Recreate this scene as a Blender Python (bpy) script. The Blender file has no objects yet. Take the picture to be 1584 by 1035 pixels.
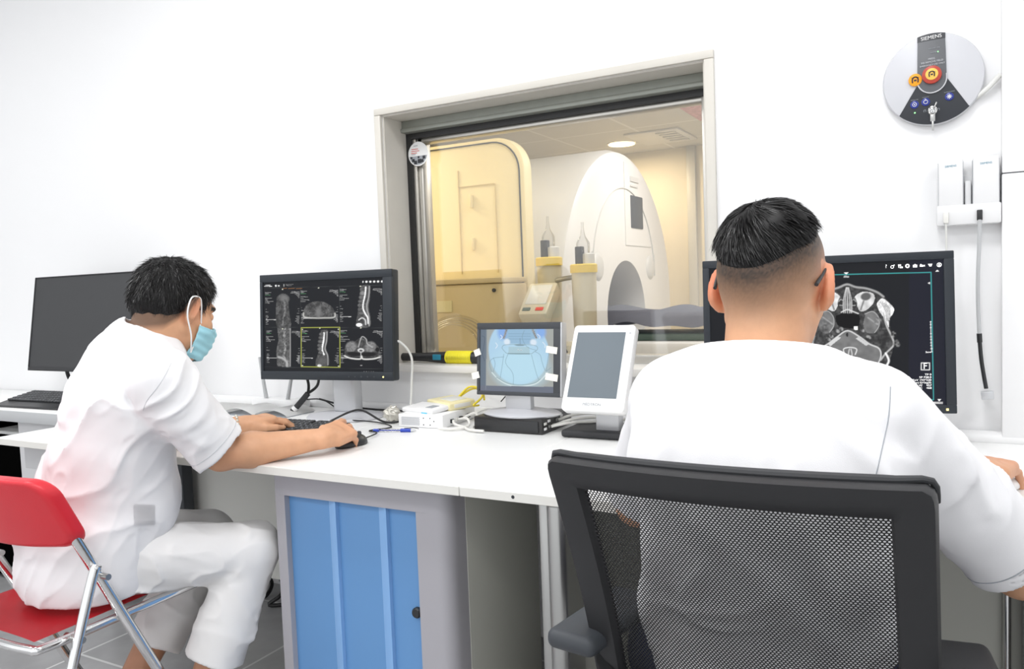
import bpy, bmesh, math, random
import numpy as np
from mathutils import Vector, Matrix
random.seed(7); RNG = np.random.default_rng(7)
sc = bpy.context.scene; COL = sc.collection; PI = math.pi
V = Vector
def T(x, y, z): return Matrix.Translation((x, y, z))
def RX(d): return Matrix.Rotation(math.radians(d), 4, 'X')
def RY(d): return Matrix.Rotation(math.radians(d), 4, 'Y')
def RZ(d): return Matrix.Rotation(math.radians(d), 4, 'Z')

# ------------------------------------------------------------------ materials
def mat(name, col, rough=.5, metal=0., noise=0., nscale=30., bump=0., bscale=200., emit=None, estr=0., coat=0., attr=None, spec=None, sss=0.):
    m = bpy.data.materials.new(name); m.use_nodes = True; nt = m.node_tree; N = nt.nodes; L = nt.links
    b = N['Principled BSDF']; c = (*col, 1) if len(col) == 3 else col
    b.inputs['Base Color'].default_value = c; b.inputs['Roughness'].default_value = rough; b.inputs['Metallic'].default_value = metal
    if spec is not None: b.inputs['Specular IOR Level'].default_value = spec
    if coat: b.inputs['Coat Weight'].default_value = coat
    if sss: b.inputs['Subsurface Weight'].default_value = sss; b.inputs['Subsurface Radius'].default_value = (.01, .004, .002)
    tc = N.new('ShaderNodeTexCoord'); src = None
    if attr:
        a = N.new('ShaderNodeAttribute'); a.attribute_name = attr; src = a.outputs['Color']; L.new(src, b.inputs['Base Color'])
    n = N.new('ShaderNodeTexNoise'); n.inputs['Scale'].default_value = nscale; n.inputs['Detail'].default_value = 4; L.new(tc.outputs['Object'], n.inputs['Vector'])
    if noise:
        mx = N.new('ShaderNodeMixRGB'); mx.blend_type = 'MULTIPLY'; mx.inputs[0].default_value = 1
        r = N.new('ShaderNodeMapRange'); r.inputs['To Min'].default_value = 1 - noise; r.inputs['To Max'].default_value = 1 + noise * .4
        L.new(n.outputs['Fac'], r.inputs['Value'])
        if src: L.new(src, mx.inputs[1])
        else: mx.inputs[1].default_value = c
        L.new(r.outputs[0], mx.inputs[2]); L.new(mx.outputs[0], b.inputs['Base Color'])
    if bump:
        n2 = N.new('ShaderNodeTexNoise'); n2.inputs['Scale'].default_value = bscale; n2.inputs['Detail'].default_value = 3; L.new(tc.outputs['Object'], n2.inputs['Vector'])
        bp = N.new('ShaderNodeBump'); bp.inputs['Strength'].default_value = bump; bp.inputs['Distance'].default_value = .004
        L.new(n2.outputs['Fac'], bp.inputs['Height']); L.new(bp.outputs[0], b.inputs['Normal'])
    if emit is not None:
        b.inputs['Emission Color'].default_value = (*emit, 1); b.inputs['Emission Strength'].default_value = estr
    return m
def screen_mat(name, strength):
    m = bpy.data.materials.new(name); m.use_nodes = True; nt = m.node_tree; b = nt.nodes['Principled BSDF']
    a = nt.nodes.new('ShaderNodeAttribute'); a.attribute_name = 'Col'
    b.inputs['Base Color'].default_value = (.004, .004, .005, 1); b.inputs['Roughness'].default_value = .45; b.inputs['Specular IOR Level'].default_value = .12
    nt.links.new(a.outputs['Color'], b.inputs['Emission Color']); b.inputs['Emission Strength'].default_value = strength
    return m
def glass_mat(name, tint=(1, 1, 1), refl=.5):
    m = bpy.data.materials.new(name); m.use_nodes = True; nt = m.node_tree; N = nt.nodes; N.clear()
    o = N.new('ShaderNodeOutputMaterial'); t = N.new('ShaderNodeBsdfTransparent'); t.inputs[0].default_value = (*tint, 1)
    g = N.new('ShaderNodeBsdfGlossy'); g.inputs['Roughness'].default_value = .02; f = N.new('ShaderNodeFresnel'); f.inputs[0].default_value = 1.45
    mu = N.new('ShaderNodeMath'); mu.operation = 'MULTIPLY'; mu.inputs[1].default_value = refl
    mx = N.new('ShaderNodeMixShader'); nt.links.new(f.outputs[0], mu.inputs[0]); nt.links.new(mu.outputs[0], mx.inputs[0])
    nt.links.new(t.outputs[0], mx.inputs[1]); nt.links.new(g.outputs[0], mx.inputs[2]); nt.links.new(mx.outputs[0], o.inputs[0])
    return m
def tile_mat(name, col, grout, size, gw, rough, noise=.2, off=(0, 0)):
    m = mat(name, col, rough); nt = m.node_tree; N = nt.nodes; L = nt.links; b = N['Principled BSDF']
    tc = N.new('ShaderNodeTexCoord'); mp = N.new('ShaderNodeMapping'); mp.inputs['Location'].default_value = (off[0], off[1], 0)
    L.new(tc.outputs['Object'], mp.inputs['Vector']); br = N.new('ShaderNodeTexBrick'); br.offset = 0; br.inputs['Scale'].default_value = 1
    br.inputs['Brick Width'].default_value = size[0]; br.inputs['Row Height'].default_value = size[1]; br.inputs['Mortar Size'].default_value = gw; br.inputs['Mortar Smooth'].default_value = .2
    n = N.new('ShaderNodeTexNoise'); n.inputs['Scale'].default_value = 5; n.inputs['Detail'].default_value = 6; L.new(tc.outputs['Object'], n.inputs['Vector'])
    rp = N.new('ShaderNodeValToRGB'); e = rp.color_ramp.elements; e[0].position = .3; e[1].position = .7
    e[0].color = (*[c * (1 - noise) for c in col], 1); e[1].color = (*[c * (1 + noise) for c in col], 1); L.new(n.outputs['Fac'], rp.inputs[0])
    L.new(mp.outputs[0], br.inputs['Vector']); L.new(rp.outputs[0], br.inputs['Color1']); L.new(rp.outputs[0], br.inputs['Color2']); br.inputs['Mortar'].default_value = (*grout, 1)
    L.new(br.outputs['Color'], b.inputs['Base Color']); return m

M = {}
M['wall'] = mat('wall_paint', (.88, .88, .885), .7, noise=.015, nscale=3)
M['ceil'] = mat('ceiling_paint', (.88, .88, .88), .8)
M['floor'] = tile_mat('grey_floor_tile', (.36, .36, .365), (.62, .62, .62), (.6, .6), .005, .22, .16, (.16, .25))
M['desk'] = mat('white_laminate', (.9, .9, .89), .3)
M['edge'] = mat('white_edge_band', (.74, .73, .69), .4)
M['seam'] = mat('seam_line', (.55, .53, .50), .6)
M['casing'] = mat('cream_casing', (.66, .63, .57), .45, noise=.06, nscale=12)
M['sill'] = mat('white_sill', (.82, .80, .76), .35)
M['rail'] = mat('grey_green_metal', (.33, .345, .31), .4, .3, noise=.12, nscale=25)
M['seal'] = mat('black_rubber', (.018, .018, .018), .5)
M['alu'] = mat('aluminium', (.55, .53, .49), .35, .8)
M['glass'] = glass_mat('window_glass', (.95, .95, .94), 2.2)
M['clear'] = glass_mat('clear_plastic', (.93, .93, .93), .5)
M['black'] = mat('black_plastic', (.02, .021, .023), .38)
M['blackm'] = mat('matt_black_plastic', (.03, .031, .034), .6, bump=.05, bscale=600)
M['bezel'] = mat('charcoal_bezel', (.026, .031, .038), .45, spec=.3)
M['dark'] = mat('dark_grey_plastic', (.055, .06, .068), .45, spec=.3)
M['offscr'] = mat('switched_off_panel', (.058, .059, .062), .55, spec=.25)
M['tabscr'] = mat('grey_blue_panel', (.17, .20, .225), .7, spec=.2)
M['white'] = mat('white_plastic', (.86, .86, .86), .3)
M['offwhite'] = mat('off_white_plastic', (.78, .77, .73), .35)
M['silver'] = mat('silver_plastic', (.58, .59, .61), .35, .35)
M['lsilver'] = mat('pale_silver_plastic', (.58, .585, .615), .38, .1)
M['chrome'] = mat('chrome', (.78, .78, .78), .12, 1.)
M['steel'] = mat('brushed_steel', (.45, .45, .44), .3, .9)
M['red'] = mat('red_vinyl', (.68, .025, .04), .36, noise=.08, nscale=14, bump=.1, bscale=350)
M['cabgrey'] = mat('grey_powder_coat', (.40, .39, .42), .42)
M['chairframe'] = mat('black_chair_plastic', (.028, .028, .030), .5, spec=.35, bump=.04, bscale=700)
M['handset'] = mat('handset_white', (.77, .77, .775), .35)
M['cabside'] = mat('beige_grey_panel', (.52, .52, .47), .5, noise=.04, nscale=6)
M['panel'] = mat('pale_grey_panel', (.72, .72, .68), .55, noise=.03, nscale=5)
M['ltgrey'] = mat('light_grey_laminate', (.58, .58, .59), .45)
M['cedge'] = mat('grey_edge', (.47, .48, .49), .5)
M['blue'] = mat('blue_door', (.13, .30, .58), .35)
M['blue2'] = mat('pale_blue_rib', (.24, .45, .78), .35)
M['void'] = mat('painted_shade_black', (.002, .002, .002), .9, spec=0)  # near-black colour that stands in for the shade under the counter
M['yellow'] = mat('yellow_tape', (.85, .75, .02), .5, bump=.3, bscale=400)
M['ycable'] = mat('yellow_cable', (.9, .72, .05), .4)
M['cream'] = mat('cream_plastic', (.84, .76, .45), .4)
M['paper'] = mat('paper', (.90, .90, .89), .8)
M['tape'] = mat('masking_tape', (.82, .80, .73), .7)
M['wcable'] = mat('white_cable', (.72, .72, .69), .45)
M['gcable'] = mat('grey_cable', (.50, .51, .52), .45)
M['bcable'] = mat('black_cable', (.012, .012, .013), .45)
M['penblue'] = mat('blue_ink_plastic', (.02, .06, .45), .3)
M['orange'] = mat('orange_sticker', (.95, .36, .01), .5)
M['yorange'] = mat('yellow_orange', (.95, .55, .10), .5)
M['redring'] = mat('dull_red_ring', (.45, .05, .03), .4)
M['fan'] = mat('charcoal_panel', (.022, .025, .032), .4)
M['fan2'] = mat('grey_panel', (.10, .105, .115), .3)
M['bluebtn'] = mat('blue_button', (.015, .03, .25), .3)
M['ink'] = mat('white_lettering', (.85, .85, .85), .6)
M['inkg'] = mat('grey_lettering', (.33, .35, .38), .6)
M['cyan'] = mat('cyan_strip', (.1, .55, .8), .4)
M['inkt'] = mat('teal_lettering', (.02, .22, .33), .6)
M['inkr'] = mat('red_lettering', (.6, .08, .05), .6)
M['led'] = mat('green_led', (.2, .9, .3), .4, emit=(.35, 1, .3), estr=1.5)
M['ledy'] = mat('amber_led', (.9, .8, .3), .4, emit=(1, .85, .3), estr=1.2)
M['skin'] = mat('skin', (.7, .42, .28), .5, noise=.10, nscale=60, bump=.05, bscale=500, attr='Col', sss=.06)
M['cloth'] = mat('white_uniform_cloth', (.84, .835, .85), .8, bump=.12, bscale=900, spec=.1)
M['pants'] = mat('white_trouser_cloth', (.80, .79, .785), .8, bump=.12, bscale=900, spec=.1)
M['navy'] = mat('navy_cloth', (.006, .010, .045), .8)
M['hair'] = mat('black_hair', (.006, .0055, .0055), .5, spec=.22)
M['strand'] = mat('black_hair_strand', (.012, .011, .011), .34, spec=.5)
M['maskblue'] = mat('pale_blue_mask', (.36, .68, .78), .8, bump=.05, bscale=700)
M['maskwhite'] = mat('white_elastic', (.85, .85, .85), .7)
M['pearl'] = mat('silver_bracelet', (.7, .68, .6), .3, .6)
M['mesh'] = mat('black_mesh', (.012, .012, .013), .6)
M['mri'] = mat('scanner_white', (.80, .79, .78), .35)
M['mrig'] = mat('scanner_grey', (.66, .655, .64), .4)
M['mricream'] = mat('cream_cabinet', (.88, .76, .47), .5)
M['mribox'] = mat('tan_cabinet', (.68, .55, .31), .5)
M['mriwall'] = mat('cream_wall', (.84, .78, .67), .6)
M['mrifloor'] = mat('pale_floor', (.80, .80, .78), .5)
M['mriceil'] = tile_mat('ceiling_tile', (.70, .68, .64), (.85, .83, .80), (.6, .6), .012, .6, .02, (.1, .1))
M['pink'] = mat('speckled_panel', (.85, .52, .55), .6, noise=.55, nscale=38)
M['blanket'] = mat('grey_blue_blanket', (.25, .26, .32), .85, bump=.2, bscale=300)
M['green'] = mat('dark_green_vinyl', (.08, .13, .11), .5)
M['injcream'] = mat('injector_cream', (.66, .60, .45), .35)
M['injyel'] = mat('injector_yellow', (.80, .58, .08), .4)
M['redtag'] = mat('red_tag', (.75, .06, .03), .5)
M['boxblack'] = mat('black_metal_box', (.022, .021, .021), .35, noise=.1, nscale=40)
M['keys'] = mat('key_plastic', (.05, .052, .056), .5)
M['lamp'] = mat('lamp_lens', (1, .9, .7), .5, emit=(1, .74, .36), estr=7)
M['panelight'] = mat('ceiling_panel_lens', (1, 1, 1), .5, emit=(1, 1, 1), estr=2)

# ------------------------------------------------------------------ objects
ORG = {}
def tag(o, label=None, cat=None, group=None, kind=None):
    if label: o['label'] = label
    if cat: o['category'] = cat
    if group: o['group'] = group
    if kind: o['kind'] = kind
    return o
def link(o, parent=None, loc=(0, 0, 0)):
    COL.objects.link(o); loc = V(loc); ORG[o.name] = loc
    if parent is not None: o.parent = parent; o.location = loc - ORG[parent.name]
    else: o.location = loc
    return o
def thing(name, label, cat, loc, group=None, kind=None):
    o = bpy.data.objects.new(name, None); o.empty_display_size = .05; link(o, None, loc); return tag(o, label, cat, group, kind)
class MB:
    def __init__(s, M0=None): s.bm = bmesh.new(); s.M = M0 or Matrix.Identity(4)
    def _new(s, src, M1=None):
        me = bpy.data.meshes.new('t'); src.to_mesh(me); src.free(); me.transform(s.M @ M1 if M1 is not None else s.M); s.bm.from_mesh(me); bpy.data.meshes.remove(me); return s
    def box(s, x0, x1, y0, y1, z0, z1, bev=0., seg=2, M1=None):
        b = bmesh.new(); bmesh.ops.create_cube(b, size=1)
        for v in b.verts: v.co = V(((x0 + x1) / 2 + v.co.x * (x1 - x0), (y0 + y1) / 2 + v.co.y * (y1 - y0), (z0 + z1) / 2 + v.co.z * (z1 - z0)))
        if bev: bmesh.ops.bevel(b, geom=b.edges[:], offset=min(bev, .49 * min(x1 - x0, y1 - y0, z1 - z0)), segments=seg, profile=.5, affect='EDGES')
        return s._new(b, M1)
    def prism(s, pts, y0, y1, bev=0., M1=None, seg=2):   # polygon in (x, z) extruded along y
        b = bmesh.new(); vs = [b.verts.new((p[0], y0, p[1])) for p in pts]; f = b.faces.new(vs)
        r = bmesh.ops.extrude_face_region(b, geom=[f])
        for v in r['geom']:
            if isinstance(v, bmesh.types.BMVert): v.co.y = y1
        bmesh.ops.recalc_face_normals(b, faces=b.faces[:])
        if bev: bmesh.ops.bevel(b, geom=[e for e in b.edges if abs(e.verts[0].co.y - e.verts[1].co.y) < 1e-6], offset=bev, segments=seg, profile=.5, affect='EDGES')
        return s._new(b, M1)
    def lathe(s, prof, n=32, M1=None, ang=2 * PI):        # (r, z) about z
        b = bmesh.new(); rows = []
        for r, z in prof:
            if r < 1e-6: rows.append([b.verts.new((0, 0, z))])
            else: rows.append([b.verts.new((r * math.cos(2 * PI * i / n), r * math.sin(2 * PI * i / n), z)) for i in range(n)])
        for a, c in zip(rows, rows[1:]):
            for i in range(n):
                j = (i + 1) % n
                q = [a[i % len(a)], a[j % len(a)], c[j % len(c)], c[i % len(c)]]; q = list(dict.fromkeys(q))
                if len(q) > 2:
                    try: b.faces.new(q)
                    except ValueError: pass
        bmesh.ops.recalc_face_normals(b, faces=b.faces[:]); return s._new(b, M1)
    def cyl(s, p0, p1, r0, r1=None, n=24, bev=0.):
        p0, p1 = V(p0), V(p1); r1 = r0 if r1 is None else r1; h = (p1 - p0).length
        q = (p1 - p0).to_track_quat('Z', 'Y').to_matrix().to_4x4(); b = bev
        prof = [(0, 0), (r0 - b, 0), (r0, b), (r1, h - b), (r1 - b, h), (0, h)] if b else [(0, 0), (r0, 0), (r1, h), (0, h)]
        return s.lathe(prof, n, Matrix.Translation(p0) @ q)
    def tube(s, pts, r, n=10, sm=6, cap=True):
        P = spline(pts, sm) if sm else [V(p) for p in pts]
        b = bmesh.new(); rings = []; rr = r if isinstance(r, (list, tuple)) else None
        t = (P[1] - P[0]).normalized(); up = V((0, 0, 1)) if abs(t.z) < .9 else V((1, 0, 0)); nx = t.cross(up).normalized()
        for i, p in enumerate(P):
            t = (P[min(i + 1, len(P) - 1)] - P[max(i - 1, 0)]).normalized(); nx = (nx - t * nx.dot(t)).normalized(); ny = t.cross(nx)
            R = r if rr is None else float(np.interp(i / (len(P) - 1), np.linspace(0, 1, len(rr)), rr))
            rings.append([b.verts.new(p + nx * R * math.cos(2 * PI * k / n) + ny * R * math.sin(2 * PI * k / n)) for k in range(n)])
        for a, c in zip(rings, rings[1:]):
            for k in range(n): b.faces.new((a[k], a[(k + 1) % n], c[(k + 1) % n], c[k]))
        if cap: b.faces.new(rings[0][::-1]); b.faces.new(rings[-1])
        bmesh.ops.recalc_face_normals(b, faces=b.faces[:]); return s._new(b)
    def ell(s, c, r, M1=None, n=20):
        b = bmesh.new(); bmesh.ops.create_uvsphere(b, u_segments=n, v_segments=max(8, n // 2), radius=1)
        for v in b.verts: v.co = V((c[0] + v.co.x * r[0], c[1] + v.co.y * r[1], c[2] + v.co.z * r[2]))
        return s._new(b, M1)
    def sheet(s, fn, nu, nv, th=0.):                     # fn(u, v) -> point
        b = bmesh.new(); g = [[b.verts.new(fn(i / nu, j / nv)) for j in range(nv + 1)] for i in range(nu + 1)]
        for i in range(nu):
            for j in range(nv): b.faces.new((g[i][j], g[i + 1][j], g[i + 1][j + 1], g[i][j + 1]))
        if th: bmesh.ops.solidify(b, geom=b.faces[:], thickness=th)
        bmesh.ops.recalc_face_normals(b, faces=b.faces[:]); return s._new(b)
    def build(s, name, m, parent=None, loc=None, smooth=35, label=None):
        me = bpy.data.meshes.new(name)
        if loc is None: loc = ORG[parent.name] if parent is not None else V((0, 0, 0))
        loc = V(loc); bmesh.ops.translate(s.bm, verts=s.bm.verts[:], vec=-loc); s.bm.to_mesh(me); s.bm.free()
        me.materials.append(m)
        if smooth:
            for p in me.polygons: p.use_smooth = True
            try: me.set_sharp_from_angle(angle=math.radians(smooth))
            except Exception: pass
        o = bpy.data.objects.new(name, me); link(o, parent, loc)
        if label: o['label'] = label
        return o
def spline(pts, k=6):
    P = [V(p) for p in pts]; out = []
    for i in range(len(P) - 1):
        a, b, c, d = P[max(i - 1, 0)], P[i], P[i + 1], P[min(i + 2, len(P) - 1)]
        for j in range(k):
            t = j / k; out.append(.5 * ((2 * b) + (c - a) * t + (2 * a - 5 * b + 4 * c - d) * t * t + (3 * b - a - 3 * c + d) * t ** 3))
    return out + [P[-1]]
def text(s, size, M1, m, parent, name='lettering', ext=.0002, align='CENTER', sx=1.):
    c = bpy.data.curves.new(name, 'FONT'); c.body = s; c.size = size; c.align_x = align; c.align_y = 'CENTER'; c.extrude = ext; c.materials.append(m)
    tmp = bpy.data.objects.new('tmp', c); COL.objects.link(tmp); me = bpy.data.meshes.new_from_object(tmp.evaluated_get(bpy.context.evaluated_depsgraph_get())); bpy.data.objects.remove(tmp); bpy.data.curves.remove(c)
    o = bpy.data.objects.new(name, me); COL.objects.link(o); o.parent = parent; o.matrix_basis = Matrix.Translation(-ORG[parent.name]) @ M1 @ Matrix.Diagonal((sx, 1, 1, 1)); ORG[o.name] = V(M1.translation); return o
def struct(mb, name, m, smooth=35):
    o = mb.build(name, m, smooth=smooth); o['kind'] = 'structure'; return o
def np_mesh(name, vs, faces, m, parent=None, col=None, smooth=True, loc=None):
    if loc is None: loc = ORG[parent.name] if parent is not None else V((0, 0, 0))
    vs = np.asarray(vs, np.float32) - np.array(loc, np.float32); faces = np.asarray(faces, np.int32); k = faces.shape[1]
    me = bpy.data.meshes.new(name); me.vertices.add(len(vs)); me.vertices.foreach_set('co', vs.ravel())
    me.loops.add(faces.size); me.loops.foreach_set('vertex_index', faces.ravel()); me.polygons.add(len(faces))
    me.polygons.foreach_set('loop_start', np.arange(0, faces.size, k, dtype=np.int32)); me.polygons.foreach_set('loop_total', np.full(len(faces), k, np.int32))
    me.polygons.foreach_set('use_smooth', np.full(len(faces), smooth)); me.update(calc_edges=True); me.validate()
    if col is not None:
        a = me.color_attributes.new('Col', 'FLOAT_COLOR', 'POINT'); c4 = np.ones((len(vs), 4), np.float32); c4[:, :3] = col; a.data.foreach_set('color', c4.ravel())
    me.materials.append(m); o = bpy.data.objects.new(name, me); link(o, parent, loc); return o

# ------------------------------------------------------------------ signed distance modelling
def smin(a, b, k):
    h = np.clip(.5 + .5 * (b - a) / k, 0, 1); return b + (a - b) * h - k * h * (1 - h)
def smax(a, b, k): return -smin(-a, -b, k)
def A(*p): return np.array(p, np.float32)
def cone(P, a, b, ra, rb):
    a = np.asarray(a, np.float32); ba = np.asarray(b, np.float32) - a; pa = P - a; t = np.clip(pa @ ba / float(ba @ ba), 0, 1)
    return np.linalg.norm(pa - t[:, None] * ba, axis=1) - (ra + (rb - ra) * t)
def ecap(P, pts, lat, rx, ry, k=.02):                   # chain of elliptic capsules, lat: lateral axes
    d = None
    for i in range(len(pts) - 1):
        a, b = np.asarray(pts[i], np.float32), np.asarray(pts[i + 1], np.float32); ba = b - a; pa = P - a; t = np.clip(pa @ ba / float(ba @ ba), 0, 1)
        v = pa - t[:, None] * ba; l0, l1 = np.asarray(lat[i], np.float32), np.asarray(lat[i + 1], np.float32); l = l0 + (l1 - l0) * t[:, None]; l /= np.linalg.norm(l, axis=1)[:, None]
        al = np.sum(v * l, axis=1); bb = np.linalg.norm(v - al[:, None] * l, axis=1); X = rx[i] + (rx[i + 1] - rx[i]) * t; Y = ry[i] + (ry[i + 1] - ry[i]) * t
        k0 = np.sqrt((al / X) ** 2 + (bb / Y) ** 2); k1 = np.sqrt((al / X ** 2) ** 2 + (bb / Y ** 2) ** 2) + 1e-6; e = k0 * (k0 - 1) / k1
        e = np.where(k0 < .05, -np.minimum(X, Y), e); d = e if d is None else smin(d, e, k)
    return d
def elli(P, c, r, R=None):
    q = P - np.asarray(c, np.float32)
    if R is not None: q = q @ R
    r = np.asarray(r, np.float32); k0 = np.linalg.norm(q / r, axis=1); k1 = np.linalg.norm(q / r ** 2, axis=1) + 1e-6
    return np.where(k0 < .05, -r.min(), k0 * (k0 - 1) / k1)
def near(P, c, R, f):                                   # f only near c
    d = np.linalg.norm(P - np.asarray(c, np.float32), axis=1) - R; o = d + .03; m = d < .02
    if m.any(): o[m] = np.minimum(f(P[m]), .2)
    return o
def polyline_dist(P, pts):
    d = None
    for a, b in zip(pts, pts[1:]):
        e = cone(P, a, b, 0, 0); d = e if d is None else np.minimum(d, e)
    return d
def surfnet(F, lo, h):
    S = F < 0; c = np.zeros(tuple(n - 1 for n in F.shape), np.int8); sl = (slice(None, -1), slice(1, None))
    for i in (0, 1):
        for j in (0, 1):
            for k in (0, 1): c += S[sl[i], sl[j], sl[k]]
    mix = (c > 0) & (c < 8); cells = np.argwhere(mix); acc = np.zeros((len(cells), 3), np.float32); cnt = np.zeros(len(cells), np.float32)
    for ax in range(3):
        o1, o2 = [q for q in range(3) if q != ax]
        for u in (0, 1):
            for w in (0, 1):
                off = np.zeros(3, int); off[o1] = u; off[o2] = w; p = cells + off; q = p.copy(); q[:, ax] += 1
                a = F[p[:, 0], p[:, 1], p[:, 2]]; b = F[q[:, 0], q[:, 1], q[:, 2]]; x = (a < 0) != (b < 0)
                t = np.where(x, a / np.where(x, a - b, 1), 0); pos = np.repeat(off[None].astype(np.float32), len(cells), 0); pos[:, ax] += t
                acc += np.where(x[:, None], pos, 0); cnt += x
    vs = np.asarray(lo, np.float32) + h * (cells + acc / cnt[:, None]); ids = np.full(mix.shape, -1, np.int32); ids[mix] = np.arange(len(cells)); faces = []
    for ax in range(3):
        o1, o2 = [q for q in range(3) if q != ax]
        a = [slice(None)] * 3; b = [slice(None)] * 3; a[ax] = slice(None, -1); b[ax] = slice(1, None); A0 = S[tuple(a)]; B0 = S[tuple(b)]; e = np.argwhere(A0 != B0)
        e = e[(e[:, o1] > 0) & (e[:, o2] > 0) & (e[:, o1] < F.shape[o1] - 1) & (e[:, o2] < F.shape[o2] - 1)]
        s0 = A0[e[:, 0], e[:, 1], e[:, 2]]
        def I(d1, d2):
            q = e.copy(); q[:, o1] += d1; q[:, o2] += d2; return ids[q[:, 0], q[:, 1], q[:, 2]]
        f = np.stack([I(-1, -1), I(0, -1), I(0, 0), I(-1, 0)], 1); flip = s0 if ax != 1 else ~s0
        f[~flip] = f[~flip][:, ::-1]; faces.append(f)
    return vs, np.concatenate(faces)
def sdf_obj(name, f, lo, hi, h, m, parent=None, col=None, loc=None, K=8, label=None):
    lo = np.asarray(lo, np.float32); n = np.ceil((np.asarray(hi) - lo) / (h * K)).astype(int); N3 = n * K
    g = np.stack(np.meshgrid(*[lo[i] + h * (np.arange(n[i]) * K + (K - 1) / 2) for i in range(3)], indexing='ij'), -1).reshape(-1, 3).astype(np.float32)
    dc = f(g); act = np.abs(dc) < K * h * 1.5; F = np.empty(tuple(N3), np.float32)
    Fb = F.reshape(n[0], K, n[1], K, n[2], K); Fb[:] = dc.reshape(n[0], 1, n[1], 1, n[2], 1)
    loc3 = np.stack(np.meshgrid(*[h * (np.arange(K) - (K - 1) / 2)] * 3, indexing='ij'), -1).reshape(-1, 3).astype(np.float32)
    ai = np.argwhere(act.reshape(tuple(n))); ga = g[act]
    for s in range(0, len(ai), 1500):
        P = (ga[s:s + 1500, None] + loc3[None]).reshape(-1, 3); d = f(P).reshape(-1, K, K, K); q = ai[s:s + 1500]
        Fb[q[:, 0], :, q[:, 1], :, q[:, 2], :] = d
    vs, fs = surfnet(F, lo, h); o = np_mesh(name, vs, fs, m, parent, None if col is None else col(vs), loc=loc)
    if label: o['label'] = label
    return o
# ------------------------------------------------------------------ the setting
WY = 2.30
b = MB(); b.box(-7, 4, -3, 2.3, -.05, 0); struct(b, 'floor', M['floor'])
b = MB(); b.box(-7, 4, -1.2, 2.3, 3.0, 3.05); struct(b, 'ceiling', M['ceil'])
b = MB(); x0, x1, z0, z1 = -1.762, -.600, .915, 1.81
b.box(-7, x0, WY, 2.52, 0, 3.0); b.box(x1, 4, WY, 2.52, 0, 3.0); b.box(x0, x1, WY, 2.52, 0, z0); b.box(x0, x1, WY, 2.52, z1, 3.0)
struct(b, 'wall_back', M['wall'])
b = MB(); b.box(-7.1, -7, -3, 2.3, 0, 3.0); struct(b, 'wall_left', M['wall'])
b = MB(); b.box(4, 4.1, -3, 2.3, 0, 3.0); struct(b, 'wall_right', M['wall'])
b = MB(); b.box(.124, 2.2, 2.262, WY, .75, 1.4085, .002); b.box(.124, 2.2, 2.262, WY, 1.4115, 2.98, .002); t = struct(b, 'trim_1', M['wall'])
b = MB(); b.box(.128, 2.2, 2.268, 2.29, 1.405, 1.415); b.build('seam_line', M['fan2'], t)
# window
w = thing('window_1', None, None, (-1.18, 2.41, .915), kind='structure')
b = MB(); b.box(x0 - .028, x1 + .028, 2.286, WY + .001, z1, z1 + .024, .003); b.box(x0 - .028, x0, 2.286, WY + .001, z0, z1 - .0005, .003); b.box(x1, x1 + .028, 2.286, WY + .001, z0, z1 - .0005, .003)
b.box(x0 - .001, x0 + .006, 2.302, 2.43, z0, z1 - .0055); b.box(x1 - .006, x1 + .001, 2.302, 2.43, z0, z1 - .0055); b.box(x0, x1, 2.302, 2.43, z1 - .005, z1 + .001)
b.build('casing', M['casing'], w)
b = MB(); b.box(x0 - .03, x1 + .03, 2.272, 2.43, .892, .917, .003); b.build('sill', M['sill'], w)
b = MB(); b.box(x0 + .006, x1 - .006, 2.405, 2.44, 1.765, z1 - .005, .003); b.box(x0 + .006, x1 - .006, 2.396, 2.44, 1.762, 1.778, .004); b.build('head_rail', M['rail'], w)
b = MB(); b.box(x0 + .006, x0 + .030, 2.43, 2.45, z0, 1.77); b.box(x1 - .03, x1 - .006, 2.43, 2.45, z0, 1.77); b.box(x0 + .03, x1 - .03, 2.43, 2.45, 1.742, 1.765); b.build('seal', M['seal'], w)
b = MB(); b.box(x0 + .030, x0 + .045, 2.436, 2.5, z0, 1.742, .002); b.box(x0 + .047, x0 + .066, 2.446, 2.5, z0, 1.742, .002); b.box(x1 - .05, x1 - .03, 2.44, 2.5, z0, 1.742, .002)
b.box(x0 + .03, x1 - .03, 2.445, 2.5, z0, .998 - .055, .002); b.box(x0 + .03, x1 - .03, 2.446, 2.5, 1.728, 1.742, .002); b.build('frame', M['alu'], w)
b = MB(); b.box(x0 + .06, x1 - .045, 2.466, 2.472, .94, 1.73); b.build('pane', M['glass'], w)
# round sticker on the glass
Ms = T(-1.702, 2.4285, 1.6845) @ RX(90)
s = thing('round_sticker', 'round white sticker with red print and a small photo on the window glass', 'sticker', (-1.702, 2.4285, 1.6845))
b = MB(Ms); b.lathe([(0, 0), (.044, 0), (.0445, .0005), (.044, .001), (0, .001)], 40); b.build('backing', M['white'], s)
b = MB(); pts = [(.040 * math.cos(a), .040 * math.sin(a)) for a in np.linspace(PI * 1.06, PI * 1.94, 24)]
b.prism([(-1.702 + p[0], 1.6845 + p[1]) for p in pts], 2.4270, 2.4274); b.build('photo', M['inkg'], s)
b = MB()
for i, (dx, dz, r) in enumerate([(-.022, -.022, .006), (-.012, -.03, .007), (.006, -.026, .008), (.018, -.026, .006), (.026, -.014, .006), (-.03, -.012, .004), (.002, -.012, .004)]): b.box(-1.702 + dx - r, -1.702 + dx + r, 2.4262, 2.4272, 1.6845 + dz - r, 1.6845 + dz + r * .9, .002)
b.build('photo_figures', M['fan'], s)
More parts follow.
